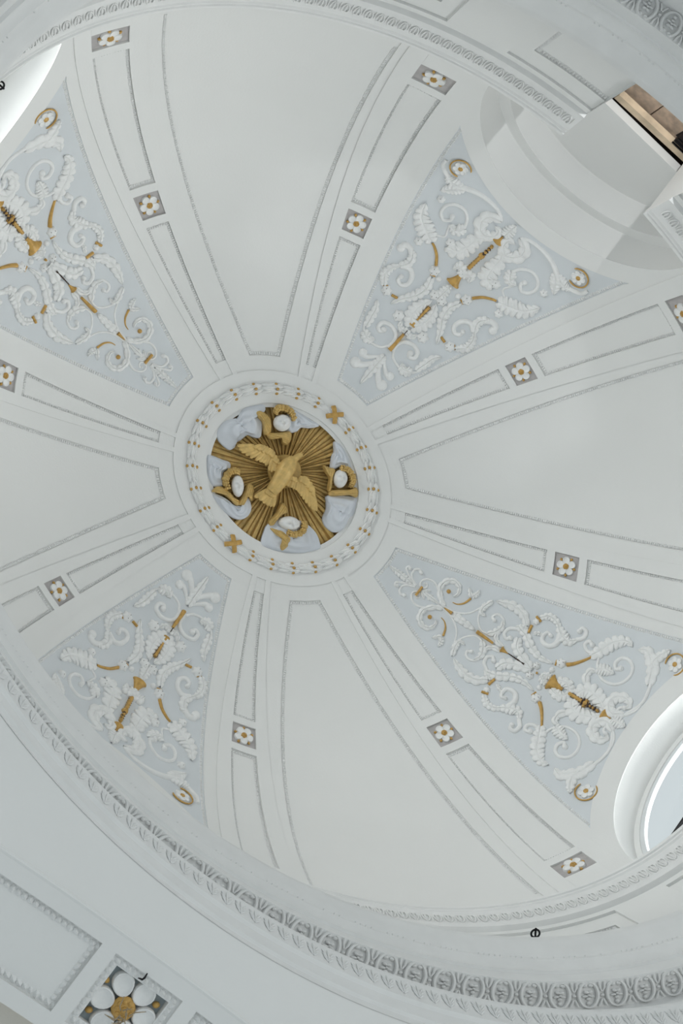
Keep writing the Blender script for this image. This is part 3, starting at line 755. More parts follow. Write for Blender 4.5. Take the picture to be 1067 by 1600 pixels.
WIN_LABEL = {'BR': ('window_1', 'round-headed lunette window glowing white at the right edge'),
             'TL': ('window_2', 'round-headed lunette window glowing white at the upper left edge'),
             'BL': ('window_3', 'round-headed lunette window hidden behind the lower cornice')}
for bay, bt in BAY_T.items():
    k = BAY_K[bay]
    qa = ARCH[k][0]
    ph = np.linspace(-0.22, PI + 0.22, 65)
    lat, z = qa * np.cos(ph), ZC + qa * np.sin(ph)
    rr = zinv(np.clip(z, DZ + .15, 9))
    tl = lat_t(lat, rr, k)
    pd = D(rr, bt + tl, np.full(len(rr), H1))
    out0 = pd[:, 0] * math.cos(bt) + pd[:, 1] * math.sin(bt)
    o1 = 1.162 if k == 'long' else 0.957          # end of the first soffit
    q2 = qa - (0.016 if k == 'long' else 0.036)    # riser down to the second soffit
    o2 = 1.167 if k == 'long' else 1.036
    mb = MB()
    qz = ZC + q2 * np.sin(ph)
    rows = [bay_pt(bay, out0, lat, z), bay_pt(bay, np.full(len(ph), o1), lat, z), bay_pt(bay, np.full(len(ph), o1 + .002), q2 * np.cos(ph), qz), bay_pt(bay, np.full(len(ph), o2), q2 * np.cos(ph), qz)]
    for a, b in zip(rows[:-1], rows[1:]):
        n = 5
        mb.grid(np.stack([a + (b - a) * s for s in np.linspace(0, 1, n)], 0))
    mb.build('window_reveal', 'plaster', ceiling, smooth=50)
    if bay == 'TR':
        # blind tympanum above the cut-through opening
        mb = MB()
        zb_ = 3.118
        xs = np.linspace(-q2, q2, 41)
        top = ZC + np.sqrt(np.clip(q2 * q2 - xs * xs, 0, None))
        top = np.maximum(top, zb_)
        for off in (0.0, 0.02):
            mb.grid(np.stack([bay_pt(bay, np.full(41, o2 + off), xs, np.full(41, zb_)), bay_pt(bay, np.full(41, o2 + off), xs, top)], 0))
        mb.grid(np.stack([bay_pt(bay, np.full(41, o2), xs, np.full(41, zb_)), bay_pt(bay, np.full(41, o2 + .02), xs, np.full(41, zb_))], 0))
        # wall behind the ledge to both sides of the opening
        for sx in (-1, 1):
            x0, x1 = sx * .150, sx * .30
            mb.add([bay_pt(bay, np.array(o2), np.array(x0), np.array(zb_)), bay_pt(bay, np.array(o2), np.array(x1), np.array(zb_)), bay_pt(bay, np.array(o2), np.array(x1), np.array(3.05)), bay_pt(bay, np.array(o2), np.array(x0), np.array(3.05))], [(0, 1, 2, 3)])
        mb.build('tympanum', 'plaster', ceiling, smooth=0)
        # jambs of the opening
        mb = MB()
        for sx in (-1, 1):
            xj = sx * 1.03 * (1 + ER) * math.sin(GAP)
            y0 = 1.03 * (1 - ER) * math.cos(GAP) - .002
            mb.add([bay_pt(bay, np.array(y), np.array(xj), np.array(zz)) for y, zz in ((y0, 2.5), (1.25, 2.5), (1.25, 3.062), (y0, 3.062))], [(0, 1, 2, 3)])
        mb.build('jamb', 'plaster', drum, smooth=0)
        continue
    nm, lab = WIN_LABEL[bay]
    win = empty(nm, W3(bay_pt(bay, np.array(o2), np.array(0.0), np.array(3.062))))
    org = np.array(win.location)
    tag(win, lab, 'window', kind='structure')
    mb = MB()
    phs = np.linspace(-0.26, PI + 0.26, 49)
    fr_ = []
    for q, oo in ((q2, o2), (q2 - .014, o2), (q2 - .014, o2 + .012), (q2, o2 + .012)):
        fr_.append(bay_pt(bay, np.full(49, oo), q * np.cos(phs), ZC + q * np.sin(phs)))
    mb.grid(np.stack(fr_ + [fr_[0]], 0))
    mb.build('window_frame', 'frame', win, org, smooth=40)
    mb = MB()
    zbar = 3.188
    wb = math.sqrt((q2 - .01) ** 2 - (zbar - ZC) ** 2)
    c8 = [bay_pt(bay, np.array(o2 + a), np.array(b * wb), np.array(zbar + c)) for a in (-.002, .008) for b in (-1, 1) for c in (-.0035, .0035)]
    mb.add(c8, [(0, 1, 3, 2), (4, 5, 7, 6), (0, 1, 5, 4), (2, 3, 7, 6), (0, 2, 6, 4), (1, 3, 7, 5)])
    mb.build('transom_bar', 'iron', win, org, smooth=0)
    for lo_, hi_ in ((3.05, zbar), (zbar, ZC + q2)):
        mb = MB()
        zz = np.linspace(lo_, hi_ - 1e-4, 12)
        ww = np.sqrt(np.clip((q2 - .008) ** 2 - (zz - ZC) ** 2, 1e-6, None))
        mb.grid(np.stack([bay_pt(bay, np.full(12, o2 + .004), -ww, zz), bay_pt(bay, np.full(12, o2 + .004), ww, zz)], 0))
        mb.build('pane', 'glass', win, org, smooth=0)
# ------------------------------------------------------------------ the boarded opening at the upper right
def yb(x, y, z):
    return (x, -y, z)


mb = MB()      # enclosure behind the boards, coloured dark in place of shade
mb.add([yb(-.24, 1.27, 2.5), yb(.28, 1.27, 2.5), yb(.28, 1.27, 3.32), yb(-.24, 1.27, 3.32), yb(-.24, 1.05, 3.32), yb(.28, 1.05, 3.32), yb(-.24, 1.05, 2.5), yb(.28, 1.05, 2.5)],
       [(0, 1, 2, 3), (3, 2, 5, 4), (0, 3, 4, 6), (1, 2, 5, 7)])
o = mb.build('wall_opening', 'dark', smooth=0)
tag(o, 'space behind the boarded opening in the drum, its shade painted dark', 'wall', kind='structure')
seam = 0.018
for i, (x0, x1, lab) in enumerate(((-.135, seam - .0015, 'beige wooden board closing the wall opening, left of the seam'), (seam + .0015, .1355, 'beige wooden board closing the wall opening, right of the seam'))):
    mb = MB()
    ty = 1.098
    v = []
    for zz, yy in ((2.55, ty + .11), (3.165, ty)):
        for x in (x0, x1):
            v += [yb(x, yy, zz), yb(x, yy + .008, zz)]
    mb.add(v, [(0, 2, 6, 4), (1, 3, 7, 5), (0, 1, 5, 4), (2, 3, 7, 6), (0, 1, 3, 2), (4, 5, 7, 6)])
    tag(mb.build('wooden_board', 'wood_dark', smooth=0), lab, 'board', 'boards in the opening')
mb = MB()
p0, p1 = np.array(yb(-.080, 1.066, 3.100)), np.array(yb(.165, 1.066, 3.088))
dx = np.array([0, 0.011, 0])
for_ = []
for p in (p0, p1):
    for a, c in ((-1, -1), (1, -1), (1, 1), (-1, 1)):
        for_.append(p + np.array([0, a * .008, c * .013]))
mb.add(for_, [(0, 1, 2, 3), (4, 5, 6, 7), (0, 1, 5, 4), (1, 2, 6, 5), (2, 3, 7, 6), (3, 0, 4, 7)])
tag(mb.build('wooden_beam', 'wood', smooth=0), 'raw pine beam lying slanted across the boarded opening', 'beam')
fl_root = empty('floodlight', W3(yb(.105, 1.072, 3.045)))
org = np.array(fl_root.location)
tag(fl_root, 'small black floodlight in front of the wooden boards', 'lamp')
mb = MB()
mb.box((.088, -1.085, 3.052), (.124, -1.066, 3.076))
mb.build('housing', 'iron', fl_root, org, smooth=0)
mb = MB()
for q in range(4):
    mb.box((.086, -1.064 + .004 * (q % 2), 3.054 + q * .0055), (.126, -1.060 + .004 * (q % 2), 3.0565 + q * .0055))
mb.build('cooling_fin', 'iron', fl_root, org, smooth=0)
mb = MB()
tube(mb, [(.083, -1.075, 3.03), (.083, -1.075, 3.066), (.129, -1.075, 3.066), (.129, -1.075, 3.03)], .0022, 6, up=(0, 1, 0))
mb.build('bracket', 'iron', fl_root, org, smooth=0)

sp = bpy.data.lights.new('opening_uplight', 'SPOT')
sp.energy = 175
sp.color = (0.97, 0.99, 1.0)
sp.spot_size = math.radians(60)
sp.spot_blend = 0.3
sp.shadow_soft_size = 0.04
so_ = bpy.data.objects.new('opening_uplight', sp)
COL.objects.link(so_)
so_.location = W3((0.0, -0.985, 2.46))
so_.rotation_euler = (Vector((0, 0.06, 1))).to_track_quat('-Z', 'Y').to_euler()

# pale stone floor of the crossing, far below
mb = MB()
mb.box((-4.5, -4.5, -.34), (4.5, 4.5, -.32))
tag(mb.build('floor', 'floor', smooth=0), 'pale stone church floor far below the dome', 'floor', kind='structure')

# ------------------------------------------------------------------ crossing arches and pendentives under the lower cornice
ZS = 2.130           # crown of the arch soffit


def zarch(x, Ra=1.15):
    return ZS - (Ra - np.sqrt(np.clip(Ra * Ra - np.asarray(x, float) ** 2, 0.01, None)))


def side(pt, sd):
    """rotate a point given for the lower-left arch to the other sides"""
    x, y, z = pt[..., 0], pt[..., 1], pt[..., 2]
    if sd == 0:
        return pt
    if sd == 1:
        return np.stack([x, -y, z], -1)
    k = 1.295 / 0.992
    return np.stack([(y * k) * (1 if sd == 2 else -1), x * 0.92, z], -1)


mb = MB()
for sd in range(4):
    tt = np.linspace(0.5 * PI - 0.80, 0.5 * PI + 0.80, 61)
    rows = []
    for t in tt:
        if sd < 2:
            top = Q3(1.0400, 2.197, t)
            xa = top[0] * 1.02
            bot = np.array([xa, 0.992, float(zarch(xa))])
            rows.append([side((top + (bot - top) * s), sd) for s in np.linspace(0, 1, 9)])
        else:
            tq = (t - 0.5 * PI) + (0 if sd == 2 else PI)
            top = Q3(1.0400, 2.197, tq)
            ya = top[1] * 1.02
            bot = np.array([1.295 * (1 if sd == 2 else -1), ya, float(zarch(ya))])
            rows.append([(top + (bot - top) * s) for s in np.linspace(0, 1, 9)])
    mb.grid(np.array(rows))
pend = mb.build('wall_pendentive', 'plaster', smooth=30)
tag(pend, 'smooth white pendentive walls between lower cornice and crossing arches', 'wall', kind='structure')

# arch soffit with coffers (lower left): plate with holes over a sunk ground
SY0, SY1 = 0.992, 1.163
PY0, PY1 = 1.0195, 1.1365


def sof(x, y, up=0.0):
    return np.stack([np.asarray(x, float) + 0 * y, np.asarray(y, float) + 0 * x, zarch(x) + up + 0 * y], -1)


def spatch(mb, x0, x1, y0, y1, up, upb, mi=0):
    n = max(1, int((x1 - x0) / .03))
    xs = np.linspace(x0, x1, n + 1)
    f = np.stack([sof(xs, np.full(n + 1, y0), up), sof(xs, np.full(n + 1, y1), up)], 1)
    b = np.stack([sof(xs, np.full(n + 1, y0), upb), sof(xs, np.full(n + 1, y1), upb)], 1)
    mb.grid(f, mi=mi)
    for sl in ((slice(None), 0), (slice(None), 1), (0, slice(None)), (-1, slice(None))):
        mb.grid(np.stack([f[sl], b[sl]], 0), mi=mi)


SQ = 0.0625
XC = -0.006
holes = [(-0.42, XC - 0.088), (XC - SQ, XC + SQ), (XC + 0.088, 0.42)]
mb = MB()
xe = 0.85
spatch(mb, -xe, xe, SY0, PY0, 0, .03)
spatch(mb, -xe, xe, PY1, SY1, 0, .03)
edges = [-xe] + [v for h in holes for v in h] + [xe]
for a, b in zip(edges[0::2], edges[1::2]):
    spatch(mb, a, b, PY0, PY1, 0, .03)
for a, b in (holes[0], holes[2]):
    spatch(mb, a, b, PY0, PY1, .008, .03)
# raised roll along the arch edge
xs = np.linspace(-xe, xe, 60)
tube(mb, sof(xs, np.full(60, SY0 - .001), .003), .0045, 8, up=(0, 1, 0))
arch = mb.build('ceiling_arch', 'plaster', smooth=30)
tag(arch, 'white coffered underside of the crossing arch at lower left', 'arch', kind='structure')
mb = MB()
spatch(mb, XC - SQ, XC + SQ, PY0, PY1, .022, .03)
mb.build('square_coffer', 'big_coffer', arch, smooth=0)


def leafy_border(mb, x0, x1, y0, y1, up, w=.0075, step=.0105, hh=.006):
    def put(x, y, ax):
        ax = ax + random.uniform(-.35, .35)
        c = np.array([x, y])
        a = np.array([math.cos(ax), math.sin(ax)]) * w * random.uniform(.75, 1.1)
        b = np.array([-math.sin(ax), math.cos(ax)]) * w * random.uniform(.55, .8)
        z = float(zarch(x)) + up
        q = [c - a, c - a * .3 - b, c + a * .5 - b * .8, c + a, c + a * .5 + b * .8, c - a * .3 + b]
        v = [(p[0], p[1], z) for p in q] + [(c[0] - a[0] * .2, c[1] - a[1] * .2, z - hh), (c[0] + a[0] * .4, c[1] + a[1] * .4, z - hh * .8)]
        mb.add(v, [(0, 1, 6), (1, 2, 7, 6), (2, 3, 7), (3, 4, 7), (4, 5, 6, 7), (5, 0, 6)])
    for x in np.arange(x0 + step, x1, step):
        for y in (y0 + w, y1 - w):
            put(x, y, 0.8)
    for y in np.arange(y0 + step * 1.5, y1 - step, step):
        for x in (x0 + w, x1 - w):
            put(x, y, 2.2)


for i, (a, b) in enumerate(holes):
    mb = MB()
    leafy_border(mb, a, b, PY0, PY1, .008 if i != 1 else .006)
    if i == 1:
        for q in range(2):
            pass
        # narrow shelf carrying the leaf frame of the square coffer
        spatch(mb, a, a + .014, PY0, PY1, .006, .022)
        spatch(mb, b - .014, b, PY0, PY1, .006, .022)
        spatch(mb, a, b, PY0, PY0 + .014, .006, .022)
        spatch(mb, a, b, PY1 - .014, PY1, .006, .022)
    tag(mb.build('coffer_border', 'moulding', arch, smooth=0), kind='stuff')
# cream vault of the nave beyond the arch
mb = MB()
xs = np.linspace(-1.3, 1.3, 40)
zz = zarch(xs, 1.5) + .055
mb.grid(np.stack([np.stack([xs, np.full(40, y), zz + 0 * xs], -1) for y in (SY1 - .002, 1.4, 1.8)], 0))
mb.grid(np.stack([np.stack([xs, np.full(40, SY1), zarch(xs)], -1), np.stack([xs, np.full(40, SY1), zz + .01], -1)], 0))
tag(mb.build('ceiling_nave', 'nave', smooth=40), 'cream plaster vault beyond the crossing arch, bottom left corner', 'vault', kind='structure')


# ------------------------------------------------------------------ rosettes
def petal_mesh(mb, a, dist, rl, rw, h, cup=.35, n=12, rim=True):
    """one rounded petal in the xy plane pointing along angle a"""
    th = np.arange(n) / n * 2 * PI
    ca, sa = math.cos(a), math.sin(a)
    rows = []
    for s, z in ((1.0, 0.0), (1.0, h * .6), (.92, h * .96), (.84, h), (.76, h * (1 - cup * .55)), (.4, h * (1 - cup)), (.001, h * (1 - cup))):
        x = dist + rl * s * np.cos(th)
        y = rw * s * np.sin(th) * (1 + .12 * np.cos(th))
        rows.append(np.stack([x * ca - y * sa, x * sa + y * ca, np.full(n, z)], -1))
    mb.grid(np.array(rows), cv=True)


def rosette_parts(npet, dist, rl, rw, h, rc, hb, bud_d, bud_r, start, cup=.35):
    out = []
    for i in range(npet):
        m_ = MB()
        petal_mesh(m_, start + i * 2 * PI / npet, dist, rl, rw, h, cup, 18)
        out.append(('petal', m_, 'relief'))
    for i in range(npet):
        m_ = MB()
        a = start + (i + .5) * 2 * PI / npet
        blob(m_, (bud_d * math.cos(a), bud_d * math.sin(a), h * .35), bud_r, bud_r * .8, h * .55, 8, 6, a)
        out.append(('bud', m_, 'gold_bright'))
    m_ = MB()
    blob(m_, (0, 0, h * .75), rc, rc, hb, 12, 7)
    for i in range(9):
        a = i * 2 * PI / 9
        blob(m_, (rc * .62 * math.cos(a), rc * .62 * math.sin(a), h * .75 + hb * .72), rc * .2, rc * .2, rc * .22, 6, 4)
    blob(m_, (0, 0, h * .75 + hb * .9), rc * .32, rc * .32, rc * .3, 6, 5)
    out.append(('flower_centre', m_, 'gold_bright'))
    return out


def dome_matrix(r, t, h):
    p, n = frame(np.array(r), np.array(t))
    d = 1e-4
    rad = D0(np.array(r + d), np.array(t)) - D0(np.array(r - d), np.array(t))
    rad /= np.linalg.norm(rad)
    side_ = np.cross(n, rad)
    p = W3(p + n * h)
    return Matrix(((rad[0], side_[0], n[0], p[0]), (rad[1], side_[1], n[1], p[1]), (rad[2], side_[2], n[2], p[2]), (0, 0, 0, 1)))


NEAR = {1: 'between upper-left scrollwork and top plain panel', 2: 'between top plain panel and upper-right scrollwork',
        3: 'between upper-right scrollwork and right plain panel', 4: 'between right plain panel and lower-right scrollwork',
        5: 'between lower-right scrollwork and bottom plain panel', 6: 'between bottom plain panel and lower-left scrollwork',
        7: 'between lower-left scrollwork and left plain panel', 8: 'between left plain panel and upper-left scrollwork'}
parts = rosette_parts(5, 0.0158, 0.0112, 0.0105, 0.0062, 0.0088, 0.0042, 0.0240, 0.0046, 0.3)
proto = None
for rib, t0 in RIB_T.items():
    for lvl, r in (('inner', 0.75), ('outer', 1.0355)):
        mat = dome_matrix(r, t0, 0.0010)
        root = empty('rosette', (0, 0, 0))
        root.matrix_world = mat
        lab = ('rosette nearer the dove, on the rib ' if lvl == 'inner' else 'rosette by the cornice, on the rib ') + NEAR[rib]
        tag(root, lab, 'rosette', 'white five-petalled rosettes with gold centres on the dome ribs')
        sc_ = 1.0 if lvl == 'inner' else 1.08
        if proto is None:
            proto = []
            for nm, m_, ma in parts:
                proto.append(m_.build(nm, ma, root, raw=True, smooth=50))
        else:
            for p_ in proto:
                c = p_.copy()
                COL.objects.link(c)
                c.parent = root
                c.matrix_local = Matrix.Rotation(random.uniform(-.4, .4) if False else rib * 0.37, 4, 'Z') @ Matrix.Scale(sc_, 4)
# the large rosette on the arch soffit
zt = ZS + .022
root = empty('rosette', W3((XC, 1.078, zt)))
root.rotation_euler = (PI, 0, 0)
tag(root, 'large white six-petalled rosette in the square coffer, bottom left corner', 'rosette')
aim = math.atan2(-0.777, -0.629)
for nm, m_, ma in rosette_parts(6, 0.0345, 0.0190, 0.0168, 0.014, 0.0185, 0.010, 0.0490, 0.0062, math.atan2(0.7773, -0.602), 0.42):
    m_.build(nm, ma, root, raw=True, smooth=50)
tr_ = empty('straw_tuft', W3((XC, 1.080, ZS - .012)))
org = np.array(tr_.location)
tag(tr_, 'wisps of dry straw caught in the large rosette centre', 'straw')
for i in range(10):
    mb = MB()
    a = random.uniform(0, 2 * PI)
    l = random.uniform(.012, .026)
    b0 = np.array([XC + random.uniform(-.008, .008), 1.082 + random.uniform(-.006, .006), ZS - .010])
    tube(mb, [b0, b0 + np.array([math.cos(a) * l * .4, math.sin(a) * l * .4, -.006]), b0 + np.array([math.cos(a + .5) * l, math.sin(a + .5) * l, -.002])], [.0011, .001, .0006], 5)
    mb.build('straw', 'straw', tr_, org)
mb = MB()
tube(mb, [(-0.0133, 1.0164, ZS - .004), (-0.0136 + .3 * (-0.0133 - -0.0136), 1.0278 + .4 * (1.0164 - 1.0278), ZS - .007), (-0.0136, 1.0278, ZS - .003), (-0.0136 - .004, 1.0278 + .003, ZS + .008)], [.0010, .0017, .0016, .001], 6)
tag(mb.build('iron_hook', 'iron'), 'thin black hook on the rim of the square coffer', 'hook')

# ------------------------------------------------------------------ iron hooks on the cornices
for (r, z, t, lab) in ((0.938, 2.582, 0.838, 'black iron ring hook on the lower cornice, bottom right'), (1.001, 3.050, -3.036, 'black iron ring hook on the dome cornice, upper left edge')):
    p = Q3(r, z, t)
    hk = empty('ring_hook', W3(p))
    org = np.array(hk.location)
    tag(hk, lab, 'hook')
    rad = np.array([math.cos(t), math.sin(t), 0])
    tan = np.array([-math.sin(t), math.cos(t), 0])
    c = p - rad * .006 + np.array([0, 0, .008])
    mb = MB()
    aa = np.linspace(0, 2 * PI, 17)
    tube(mb, [c + tan * .0088 * math.cos(a) + rad * .0075 * math.sin(a) for a in aa], .0021, 6, caps=False)
    mb.build('ring', 'iron', hk, org)
    mb = MB()
    tube(mb, [c - rad * .011 + np.array([0, 0, -.004]), c, c + rad * .016 + np.array([0, 0, .002])], .0022, 6)
    mb.build('shank', 'iron', hk, org)


# ------------------------------------------------------------------ scrollwork in the four ornate bays
def crom(pts, n):
    pts = np.asarray(pts, float)
    if len(pts) == 2:
        return pts[0] + (pts[1] - pts[0]) * np.linspace(0, 1, n)[:, None]
    P_ = np.concatenate([[2 * pts[0] - pts[1]], pts, [2 * pts[-1] - pts[-2]]])
    m = len(pts) - 1
    out = []
    for u in np.linspace(0, m, n):
        i = min(int(u), m - 1)
        f = u - i
        a, b, c, d = P_[i:i + 4]
        out.append(.5 * ((2 * b) + (c - a) * f + (2 * a - 5 * b + 4 * c - d) * f * f + (3 * b - 3 * c + d - a) * f ** 3))
    return np.array(out)


def spine(pts, bt, sg, n):
    q = crom(pts, n)
    p, nn = frame(q[:, 0], bt + sg * q[:, 1])
    d = np.gradient(p, axis=0)
    d /= np.linalg.norm(d, axis=1, keepdims=True) + 1e-12
    b = np.cross(nn, d)
    b /= np.linalg.norm(b, axis=1, keepdims=True) + 1e-12
    L = float(np.sum(np.linalg.norm(np.diff(p, axis=0), axis=1)))
    return p, nn, d, b, L


def strip(p, nn, b, wid, prof, hs, lift=0.0):
    """relief strip: prof list of (v, hfactor) across"""
    G = np.zeros((len(p), len(prof), 3))
    for j, (v, hf) in enumerate(prof):
        G[:, j] = p + b * (v * wid)[:, None] + nn * (hs * hf + lift)[:, None]
    return G


def leaf_mesh(mb, pts, bt, sg, w, lobes, hmul=1.0):
    ns = max(10, lobes * 8 + 5)
    p, nn, d, b, L = spine(pts, bt, sg, ns)
    s = np.linspace(0, 1, ns)
    env = np.sin(PI * np.clip(.10 + .86 * s ** .85, 0, 1)) ** .7
    if lobes > 1:
        ph = (s * lobes) % 1.0
        lob = .58 + .48 * np.sqrt(np.clip(1 - (2 * ph - 1.0) ** 2, 0, 1)) * (.92 + .08 * np.cos(6 * PI * ph))
        rid = .55 + .45 * np.sin(PI * ph)
    else:
        lob = np.ones(ns)
        rid = np.ones(ns)
    wid = w * np.clip(env * lob, .05, 2)
    H = min(.0105, .0045 + .42 * w) * hmul
    hs = H * (.55 + .45 * env)
    G = np.zeros((ns, 11, 3))
    for j, v in enumerate((-1, -1, -.86, -.6, -.22, 0, .22, .6, .86, 1, 1)):
        if j in (0, 10):
            hf = np.zeros(ns)
        else:
            hf = (.45 + .55 * math.sqrt(max(0, 1 - v * v)))
            hf = hf * (1 - .40 * math.exp(-(v / .12) ** 2)) * np.where(abs(v) > .5, .35 + .65 * rid, np.where(abs(v) > .1, .80 + .20 * rid, 1))
        shift = -.25 * w * abs(v) ** 1.5 * (1 if lobes > 1 else 0)
        G[:, j] = p + b * (v * wid)[:, None] + d * shift + nn * (hs * hf)[:, None]
    mb.grid(G)
    tipn = mb.n


def stem_mesh(mb, pts, bt, sg, w0, w1, ball, hmul=1.0, lift=0.0):
    n = max(6, len(pts) * 5)
    p, nn, d, b, L = spine(pts, bt, sg, n)
    s = np.linspace(0, 1, n)
    wid = w0 + (w1 - w0) * s
    hs = np.clip(wid * 1.25, .002, .009) * hmul
    prof = [(math.cos(a), math.sin(a)) for a in np.linspace(PI, 0, 8)]
    prof = prof if not lift else [(-1, -9)] + prof + [(1, -9)]
    G = strip(p, nn, b, wid, prof, hs, lift)
    if lift:
        G[:, 0] = p - b * wid[:, None]
        G[:, -1] = p + b * wid[:, None]
    mb.grid(G)
    for e in (0, -1):
        base = G[e]
        c = base.mean(0)
        k = mb.n
        mb.add(np.concatenate([base, [p[e]]]), [(i, i + 1, len(base)) for i in range(len(base) - 1)])
    if ball:
        dome_blob(mb, pts[-1], bt, sg, w1 * 1.35, min(.011, w1 * 1.9 + .002), 0)


def dome_blob(mb, q, bt, sg, r, h, scal, nu=14, nv=6, mi=0):
    p, nn = frame(np.array(q[0]), np.array(bt + sg * q[1]))
    d = 1e-4
    rad = D0(np.array(q[0] + d), np.array(bt + sg * q[1])) - p
    rad /= np.linalg.norm(rad)
    sd = np.cross(nn, rad)
    th = np.arange(nu) / nu * 2 * PI
    rows = []
    for f in np.linspace(0, 1, nv):
        a = f * PI / 2
        rr = r * math.cos(a) * (1 + (.14 * np.cos(th * scal) * math.cos(a) if scal else 0)) * np.ones(nu) + 1e-6
        rows.append(p + np.outer(rr * np.cos(th), rad) + np.outer(rr * np.sin(th), sd) + nn * (h * math.sin(a)))
    mb.grid(np.array(rows), cv=True, mi=mi)
    return p, nn, rad, sd


BAYNAME = {'BR': 'long acanthus scroll relief with gold rods, lower right beside the white window',
           'TL': 'long acanthus scroll relief with gold rods, cut by the left picture edge',
           'TR': 'acanthus scroll relief with gold rods, upper right below the boarded opening',
           'BL': 'acanthus scroll relief with gold rods, lower left above the egg cornice'}
for bay, bt in BAY_T.items():
    data = LONG if BAY_K[bay] == 'long' else SHORT
    p0 = D0(np.array(.66), np.array(bt))
    root = empty('scroll_relief', W3(p0))
    org = np.array(root.location)
    tag(root, BAYNAME[bay], 'relief', 'acanthus scroll reliefs in the grey panels')
    for kd, ax, pts, w, n_ in data:
        for sg in ((1,) if ax else (1, -1)):
            mb = MB()
            if kd == 'L':
                leaf_mesh(mb, pts, bt, sg, w[0] * 1.3, n_ + (1 if n_ > 2 else 0), 0.95 if not ax else 1.0)
                mb.build('leaf', 'relief', root, org, smooth=50)
            elif kd == 'S':
                stem_mesh(mb, pts, bt, sg, w[0] * 1.15, w[1] * 1.15, n_)
                mb.build('scroll_stem', 'relief', root, org, smooth=60)
            elif kd == 'BH':
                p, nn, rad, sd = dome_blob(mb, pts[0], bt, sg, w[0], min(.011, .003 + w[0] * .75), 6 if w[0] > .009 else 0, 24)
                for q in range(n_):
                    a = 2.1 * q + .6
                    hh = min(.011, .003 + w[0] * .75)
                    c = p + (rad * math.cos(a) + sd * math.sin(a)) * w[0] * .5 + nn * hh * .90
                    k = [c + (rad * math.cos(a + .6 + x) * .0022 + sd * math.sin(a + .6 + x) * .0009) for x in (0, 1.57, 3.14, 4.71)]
                    mb.add([v + nn * .0004 for v in k], [(0, 1, 2, 3)], 1)  # flat quads painting the shade of drilled holes as dark colour
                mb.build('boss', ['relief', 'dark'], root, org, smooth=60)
            elif kd == 'GR':
                stem_mesh(mb, pts, bt, sg, w[0], w[1], 0, 1.25, lift=.005 if ax else 0.0)
                mb.build('gold_rod', 'gold_bright', root, org, smooth=60)
            elif kd == 'GB':
                dome_blob(mb, pts[0], bt, sg, w[0], .0125 if ax or len(data) == 0 else .0105, 0, 12)
                mb.build('gold_berry', 'gold_bright', root, org, smooth=60)
            elif kd == 'GC':
                q = [pts[0], [pts[0][0] * .78 + pts[1][0] * .22, 0], [pts[0][0] * .4 + pts[1][0] * .6, 0], pts[1]]
                p, nn, d, b, L = spine(pts, bt, sg, 13)
                s = np.linspace(0, 1, 13)
                wid = w[1] + (w[0] - w[1]) * (1 - s) ** 1.5
                wid[:2] = w[0] * np.array([1.02, 1.02])
                hs = np.clip(wid * .95, .004, .012)
                mb.grid(strip(p, nn, b, wid, [(math.cos(a), math.sin(a)) for a in np.linspace(PI, 0, 11)], hs, .001))
                G = strip(p[:1], nn[:1], b[:1], wid[:1], [(math.cos(a), math.sin(a)) for a in np.linspace(PI, 0, 11)], hs[:1], .001)[0]
                mb.add(np.concatenate([G, [p[0]]]), [(i, i + 1, 11) for i in range(10)])
                mb.build('gold_cup', 'gold_bright', root, org, smooth=50)
            elif kd == 'DK':  # raised strip coloured dark to paint the crevice shade around the gold rods
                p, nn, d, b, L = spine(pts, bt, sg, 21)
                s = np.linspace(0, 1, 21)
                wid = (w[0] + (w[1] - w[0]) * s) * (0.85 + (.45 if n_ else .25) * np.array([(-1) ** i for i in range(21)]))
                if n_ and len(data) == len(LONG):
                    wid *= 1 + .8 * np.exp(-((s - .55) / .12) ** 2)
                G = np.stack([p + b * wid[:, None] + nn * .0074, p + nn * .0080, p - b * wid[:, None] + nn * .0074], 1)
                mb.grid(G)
                mb.build('painted_shade', 'dark', root, org, smooth=0)
            elif kd == 'R':
                q = pts[0]
                rd = w[0] * 1.18
                rt_ = empty('roundel', (0, 0, 0))
                mt = dome_matrix(q[0], bt + sg * q[1], .0008)
                rt_.parent = root
                rt_.matrix_local = Matrix.Translation(-Vector(org)) @ mt
                m_ = MB()
                # the ring opens towards the stem that carries it
                a0 = math.atan2(-1 if sg > 0 else 1, 0)
                flip = 1 if sg > 0 else -1
                aa = np.linspace(-.30 * PI, 1.18 * PI, 25) if True else None
                ang = [(-PI * .55 * flip) * 0 + flip * (x - PI * .1) for x in aa]
                tube(m_, [(rd * .95 * math.cos(x), rd * .95 * math.sin(x), .0035) for x in ang], np.concatenate([[.0012], np.full(23, .0021), [.0012]]), 7)
                m_.build('gold_ring', 'gold_bright', rt_, raw=True, smooth=60)
                for i in range(6):
                    m_ = MB()
                    petal_mesh(m_, i * PI / 3, rd * .42, rd * .30, rd * .27, .0048, n=10)
                    m_.build('petal', 'relief', rt_, raw=True, smooth=50)
                m_ = MB()
                blob(m_, (0, 0, .004), rd * .24, rd * .24, .003, 10, 6)
                m_.build('flower_centre', 'gold_bright', rt_, raw=True)

# ------------------------------------------------------------------ crown medallion
ZD = 3.947
mb = MB()
tt = np.linspace(0, 2 * PI, 97)
rim = D(np.full(97, .212), tt, np.full(97, H2))
up_ = rim.copy()
up_[:, 2] = ZD
mb.grid(np.stack([rim, up_], 0))
mb.build('medallion_rim', 'plaster', ceiling, smooth=60)

